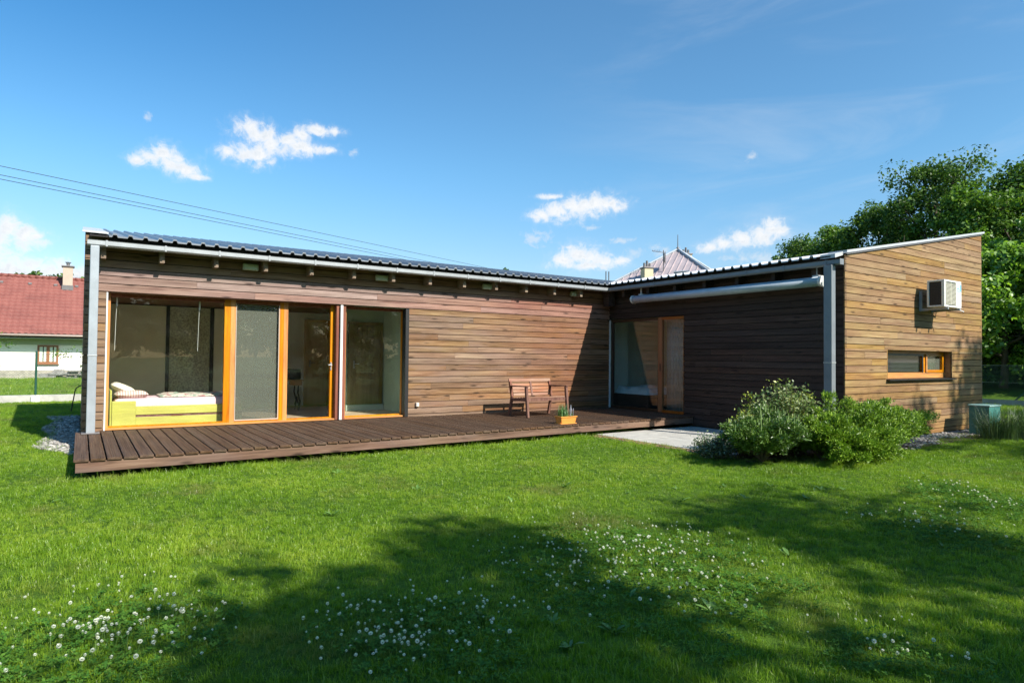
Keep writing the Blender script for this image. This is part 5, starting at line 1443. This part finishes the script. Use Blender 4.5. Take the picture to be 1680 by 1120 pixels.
# white clover flowers: individuals
def flower_mesh(seed, big):
    rg = np.random.default_rng(seed); q = MB(); h = .085 if big else .07; r = .0105
    q.m = 1; bend = rg.normal(size=2) * .012
    q.tube([(0, 0, 0), (bend[0] * .5, bend[1] * .5, h * .5), (bend[0], bend[1], h)], .0014, 4, False)
    c = np.array([bend[0], bend[1], h + .004]); q.m = 0
    for k in range(46):
        z = 1 - 2 * (k + .5) / 46; a = k * 2.39996; s = math.sqrt(max(0, 1 - z * z)); d = np.array([s * math.cos(a), s * math.sin(a), z * .85])
        t = unit(np.cross(d, [0.1, .2, 1])); dd = unit(d + np.array([0, 0, .35])); p = c + d * r * .35; e = c + d * r * 1.1 + np.array([0, 0, .002]); w = t * r * .24
        q.add([p - w * .5, (p + e) / 2 - w + d * .001, e, (p + e) / 2 + w + d * .001], [(0, 1, 2, 3)])
    q.m = 2
    me = bpy.data.meshes.new('clover_flower'); me.from_pydata([tuple(map(float, v)) for v in q.v], [], q.f)
    me.materials.append(M['petal']); me.materials.append(M['stem']); me.polygons.foreach_set('material_index', q.mi); me.update()
    return me
FM = [flower_mesh(200 + k, k % 2) for k in range(6)]
PL_ = {'mid': 'white clover blossom in the large shaded patch in the middle of the lawn', 'front': 'white clover blossom in the dark patch at the bottom edge, left of centre', 'left': 'white clover blossom in the patch at the bottom left corner',
       'corner': 'white clover blossom in the small patch at the bottom right', 'edge': 'white clover blossom in the far patch at the right edge of the lawn', 'right': 'white clover blossom in the loose patch on the right of the lawn'}
REST = []
def bloom_spots(px, py, ra, rb, n):
    res = []; cl = [(RNG.normal() * .5, RNG.normal() * .5) for _ in range(max(4, n // 5))]
    while len(res) < n:
        c = cl[RNG.integers(len(cl))]; sp_ = .13 + .45 * (RNG.random() < .5)
        a, b_ = c[0] + RNG.normal() * sp_, c[1] + RNG.normal() * sp_
        if a * a + b_ * b_ > 1.3: continue
        res.append((px + a * ra * FWD[0] + b_ * rb * FWD[1], py + a * ra * FWD[1] - b_ * rb * FWD[0]))
    return res
for (px, py, ra, rb, n, key) in PATCH:
    pts = bloom_spots(px, py, ra, rb, n)
    if key in ('edge', 'right'): REST += [(x, y, 1.35) for x, y in pts]; continue
    REST += bloom_spots(px + .20, py + .30, ra * 1.1, rb * 1.1, {'mid': 190, 'front': 80, 'left': 75, 'corner': 10}[key])
    for x, y in pts:
        o = bpy.data.objects.new('clover_flower', FM[RNG.integers(6)]); COL.objects.link(o)
        o.location = (x, y, GZ); s = RNG.uniform(.6, 1.1); o.scale = (s, s, s * RNG.uniform(.75, 1.25)); o.rotation_euler = (RNG.normal() * .16, RNG.normal() * .16, RNG.uniform(0, 6.28))
        tag(o, PL_[key], 'flower', 'white clover flowers: ' + key + ' patch')
V, F, MI = [], [], []
for q_ in REST:
    x, y = q_[:2]; me = FM[RNG.integers(6)]; o = len(V); s = RNG.uniform(.45, .8) * (q_[2] if len(q_) > 2 else 1.); a = RNG.uniform(0, 6.28); c, sn = math.cos(a) * s, math.sin(a) * s
    V += [(x + v.co.x * c - v.co.y * sn, y + v.co.x * sn + v.co.y * c, GZ + v.co.z * s) for v in me.vertices]
    F += [tuple(i + o for i in p_.vertices) for p_ in me.polygons]; MI += [p_.material_index for p_ in me.polygons]
me = bpy.data.meshes.new('clover_flowers'); me.from_pydata(V, [], F); me.materials.append(M['petal']); me.materials.append(M['stem']); me.polygons.foreach_set('material_index', MI); me.update()
o = bpy.data.objects.new('clover_flowers', me); COL.objects.link(o); tag(o, 'scattered small white clover blossoms further off on the right half of the lawn', 'flowers', kind='stuff')
# broad-leaved weeds
def weed_mesh(seed):
    rg = np.random.default_rng(seed); V, F = [], []
    for k in range(rg.integers(5, 9)):
        a = rg.uniform(0, 6.283); l_ = rg.uniform(.07, .15); w = l_ * rg.uniform(.14, .2); el = rg.uniform(.35, 1.2); c, s = math.cos(a), math.sin(a); o = len(V)
        for t, ww in ((0, .15), (.3, .7), (.6, 1.), (.85, .6), (1, .05)):
            r = l_ * t * math.cos(el * (1 - .5 * t)); z = l_ * t * math.sin(el) * (1 - .35 * t); V += [(r * c - s * w * ww, r * s + c * w * ww, z + w * ww * .25), (r * c, r * s, z), (r * c + s * w * ww, r * s - c * w * ww, z + w * ww * .25)]
        for j in range(4):
            b_ = o + 3 * j; F += [(b_, b_ + 1, b_ + 4, b_ + 3), (b_ + 1, b_ + 2, b_ + 5, b_ + 4)]
    me = bpy.data.meshes.new('broadleaf_weed'); me.from_pydata(V, [], F); me.materials.append(M['weed']); return me
WM = [weed_mesh(300 + k) for k in range(5)]
WEEDS = [('broad-leaved weed in the sunny lawn below the deck', 'weeds in the sunny lawn below the deck', [(.65, -4.1), (1.3, -4.0), (2.2, -5.2), (3.9, -4.6), (1.9, -6.2), (4.6, -6.3), (.2, -5.4), (3.1, -5.6), (5.3, -4.4), (6.0, -5.3), (3.6, -6.6), (2.7, -4.2), (-.3, -4.3), (5.0, -6.9)]),
         ('broad-leaved weed in the lawn in front of the shrub clump', 'weeds in front of the shrub clump', [(5.6, -7.0), (6.2, -7.3), (6.6, -7.55), (6.8, -7.7), (7.0, -8.0), (7.2, -8.15), (5.9, -7.75), (6.35, -8.2), (5.2, -7.5), (6.9, -7.9)]),
         ('broad-leaved weed among the shaded clover patches', 'weeds among the clover', [(2.5, -8.6), (2.75, -9.15), (3.3, -9.3), (2.2, -9.2), (2.6, -8.9), (3.6, -9.5), (2.0, -9.4), (4.4, -9.2), (3.0, -9.55), (1.9, -8.95), (2.35, -9.5)]),
         ('broad-leaved weed in the lawn at the right edge', 'weeds at the right edge', [(8.3, -8.4), (7.4, -8.9), (6.8, -9.1), (5.6, -9.7), (9.0, -8.1)])]
for lab, grp, pts in WEEDS:
    for (x, y) in pts:
        o = bpy.data.objects.new('broadleaf_weed', WM[RNG.integers(5)]); COL.objects.link(o); s = RNG.uniform(.4, .8)
        o.location = (x + RNG.normal() * .04, y + RNG.normal() * .04, GZ); o.scale = (s, s, s); o.rotation_euler = (0, 0, RNG.uniform(0, 6.28)); tag(o, lab, 'weed', grp)

# ------------------------------------------------------------------ sky
CLOUDS = [(3.29, 14.78, 0.66, 0.35), (4.32, 15.12, 0.92, 0.54), (5.07, 15.5, 0.85, 0.63), (5.8, 14.88, 1.12, 0.73), (6.68, 14.46, 1.05, 0.51), (7.43, 14.09, 0.71, 0.23), (9.64, 16.24, 0.78, 0.51), (10.93, 16.32, 1.22, 0.7), (12.11, 16.32, 1.24, 0.75), (13.05, 17.14, 1.16, 0.85), (12.32, 17.9, 1.25, 0.79), (11.36, 18.33, 1.23, 0.64), (14.25, 17.66, 1.08, 0.66), (15.24, 17.38, 1.09, 0.67), (16.24, 17.25, 1.51, 0.43), (15.57, 18.28, 0.7, 0.52), (16.72, 18.78, 1.32, 0.38), (18.14, 18.83, 0.72, 0.29), (17.75, 17.3, 0.61, 0.24), (36.64, 12.62, 1.1, 0.47), (38.0, 12.94, 1.42, 0.73), (39.64, 13.23, 1.52, 0.83), (41.27, 13.47, 1.4, 0.83), (42.61, 13.49, 1.29, 0.62), (37.45, 14.24, 1.09, 0.21), (43.42, 13.16, 0.64, 0.41), (38.59, 8.69, 1.09, 0.59), (39.83, 9.27, 1.3, 0.8), (41.03, 8.78, 1.4, 0.69), (42.11, 8.45, 1.07, 0.48), (43.45, 8.59, 0.75, 0.32), (40.49, 8.25, 2.48, 0.32), (51.23, 9.58, 0.9, 0.36), (52.47, 9.83, 1.08, 0.46), (53.7, 10.13, 1.16, 0.65), (55.29, 10.39, 1.14, 0.79), (56.23, 10.92, 0.94, 0.74), (56.8, 10.59, 0.56, 0.59), (-4.5, 8.71, 1.02, 0.76), (-3.71, 8.17, 1.26, 0.77), (-2.84, 8.36, 0.5, 0.34), (-5.22, 7.99, 1.0, 1.25), (-4.17, 5.98, 2.09, 0.94), (-2.07, 5.96, 2.21, 0.79), (-0.24, 5.8, 1.53, 0.72), (-5.51, 6.28, 1.33, 1.25)]
WISPS = [(36.38, 11.09, 0.6, 0.27), (41.01, 11.54, 0.59, 0.21), (44.88, 9.26, 0.63, 0.42), (47.14, 9.25, 1.24, 0.47), (54.51, 16.69, 0.43, 0.29), (54.9, 8.71, 1.14, 0.55), (52.72, 8.6, 0.59, 0.25), (36.11, 10.61, 0.99, 0.53), (3.84, 17.96, 0.25, 0.26), (19.96, 17.34, 0.42, 0.29), (43.7, 10.39, 0.96, 0.26), (38.85, 9.92, 0.76, 0.21)]
wd = bpy.data.worlds.new('World'); SC.world = wd; wd.use_nodes = True
t = NT(wd.node_tree); t.n.clear()
out = t.n.new('ShaderNodeOutputWorld'); bg = t.n.new('ShaderNodeBackground'); t.l.new(bg.outputs[0], out.inputs[0]); bg.inputs[1].default_value = .115
sky = t.n.new('ShaderNodeTexSky'); sky.sky_type = 'NISHITA'; sky.sun_disc = False
sky.sun_elevation = math.asin(SUN.z); sky.sun_rotation = math.atan2(SUN.x, SUN.y)
sky.altitude = 300; sky.air_density = 1.0; sky.dust_density = 1.3; sky.ozone_density = 2.2
skyc = t.node('ShaderNodeHueSaturation', {'Saturation': 1.16, 'Value': 1.0, 'Color': sky.outputs[0]}).outputs[0]

tc = t.n.new('ShaderNodeTexCoord'); dirv = t.vmath('NORMALIZE', tc.outputs['Generated'])
sx = t.node('ShaderNodeSeparateXYZ', {0: dirv})
az = t.math('MULTIPLY', t.math('ARCTAN2', sx.outputs[0], sx.outputs[1]), 57.29578); el = t.math('MULTIPLY', t.math('ARCSINE', sx.outputs[2]), 57.29578)
p = t.node('ShaderNodeCombineXYZ', {0: az, 1: el, 2: 0.}).outputs[0]
fb = t.noise(p, 1.05, 10, .66, .35); fb2 = t.noise(t.vmath('ADD', p, (-.18, .26, 0)), 1.05, 6, .6, .35)
def dmin(lst):
    m = None
    for (a, e, ra, re) in lst:
        q_ = t.vmath('MULTIPLY', t.vmath('SUBTRACT', p, (a, e, 0)), (1 / (ra * 1.32), 1 / (re * 1.32), 0))
        ln = t.vmath('LENGTH', q_, out=1)
        if m is None: m = ln
        else:
            sm = t.n.new('ShaderNodeMath'); sm.operation = 'SMOOTH_MIN'; t.l.new(m, sm.inputs[0]); t.l.new(ln, sm.inputs[1]); sm.inputs[2].default_value = .35; m = sm.outputs[0]
    return m
dm = dmin(CLOUDS)
dc = t.math('ADD', dm, t.math('MULTIPLY', t.math('SUBTRACT', fb, .5), 2.6))
mask = t.math('MAXIMUM', t.math('MULTIPLY', t.maprange(dc, 1.22, .10), .97), t.math('MULTIPLY', t.maprange(dc, 1.6, .6), .14))
dw = t.math('ADD', dmin(WISPS), t.math('MULTIPLY', t.math('SUBTRACT', fb, .5), 4.2))
maskw = t.math('MULTIPLY', t.maprange(dw, 1.15, -.1), .5)
cn = t.noise(t.vmath('MULTIPLY', t.vmath('ADD', p, t.vmath('MULTIPLY', p, (0, 0, 0))), (.035, .16, 0)), 1., 7, .6, 1.2)
cir = t.math('MULTIPLY', t.maprange(cn, .42, .80), t.math('MULTIPLY', t.maprange(az, 34., 58.), .24))
lit = t.math('ADD', t.math('MULTIPLY', t.math('SUBTRACT', fb, fb2), 3.2), .62, clamp=True)
deep = t.maprange(dc, .8, -.2)
shade = t.math('MULTIPLY', deep, t.math('SUBTRACT', 1., lit))
ccol = t.mix(t.math('MULTIPLY', shade, .75), (5.15, 5.2, 5.25, 1), (3.7, 4.1, 4.5, 1))
skyc = t.mix(1., skyc, t.mix(t.maprange(el, 5., 17.), (.92, .94, .93, 1), (.84, 1.09, 1.06, 1)), 'MULTIPLY')
hi = t.math('MULTIPLY', t.maprange(el, 10., 36.), t.maprange(az, 45., -14., .0, 1.))
skyv = t.mix(hi, skyc, t.mix(1., skyc, (.30, .74, .95, 1), 'MULTIPLY'))
c = t.mix(cir, skyv, (4.3, 4.6, 4.9, 1)); c = t.mix(maskw, c, (4.5, 4.65, 4.8, 1)); c = t.mix(mask, c, ccol)
t.l.new(c, bg.inputs[0])
sl = bpy.data.lights.new('sun', 'SUN'); sl.energy = 5.0; sl.angle = math.radians(.53); sl.color = (1, .95, .86)
so = bpy.data.objects.new('sun', sl); COL.objects.link(so); so.rotation_euler = SUN.to_track_quat('Z', 'Y').to_euler(); so.location = (10, -20, 30)

# ------------------------------------------------------------------ camera
yaw, pitch, roll, f = .5935, .0235, .0098, 1047.49
cy, sy, cp, spn, cr, sr = math.cos(yaw), math.sin(yaw), math.cos(pitch), math.sin(pitch), math.cos(roll), math.sin(roll)
R_ = Vector((cy, -sy, 0)); Fh = Vector((sy, cy, 0)); Z = Vector((0, 0, 1))
Fv = Fh * cp + Z * spn; U = Z * cp - Fh * spn; Rr = R_ * cr + U * sr; Ur = U * cr - R_ * sr
cam = bpy.data.cameras.new('camera'); co = bpy.data.objects.new('camera', cam); COL.objects.link(co)
mt = Matrix((Rr, Ur, -Fv)).transposed().to_4x4(); mt.translation = CAM; co.matrix_world = mt
cam.sensor_fit = 'HORIZONTAL'; cam.sensor_width = 36; cam.lens = 36 * f / 1680; cam.shift_y = 2.64 / 1680; cam.clip_end = 5000; cam.clip_start = .05
SC.camera = co
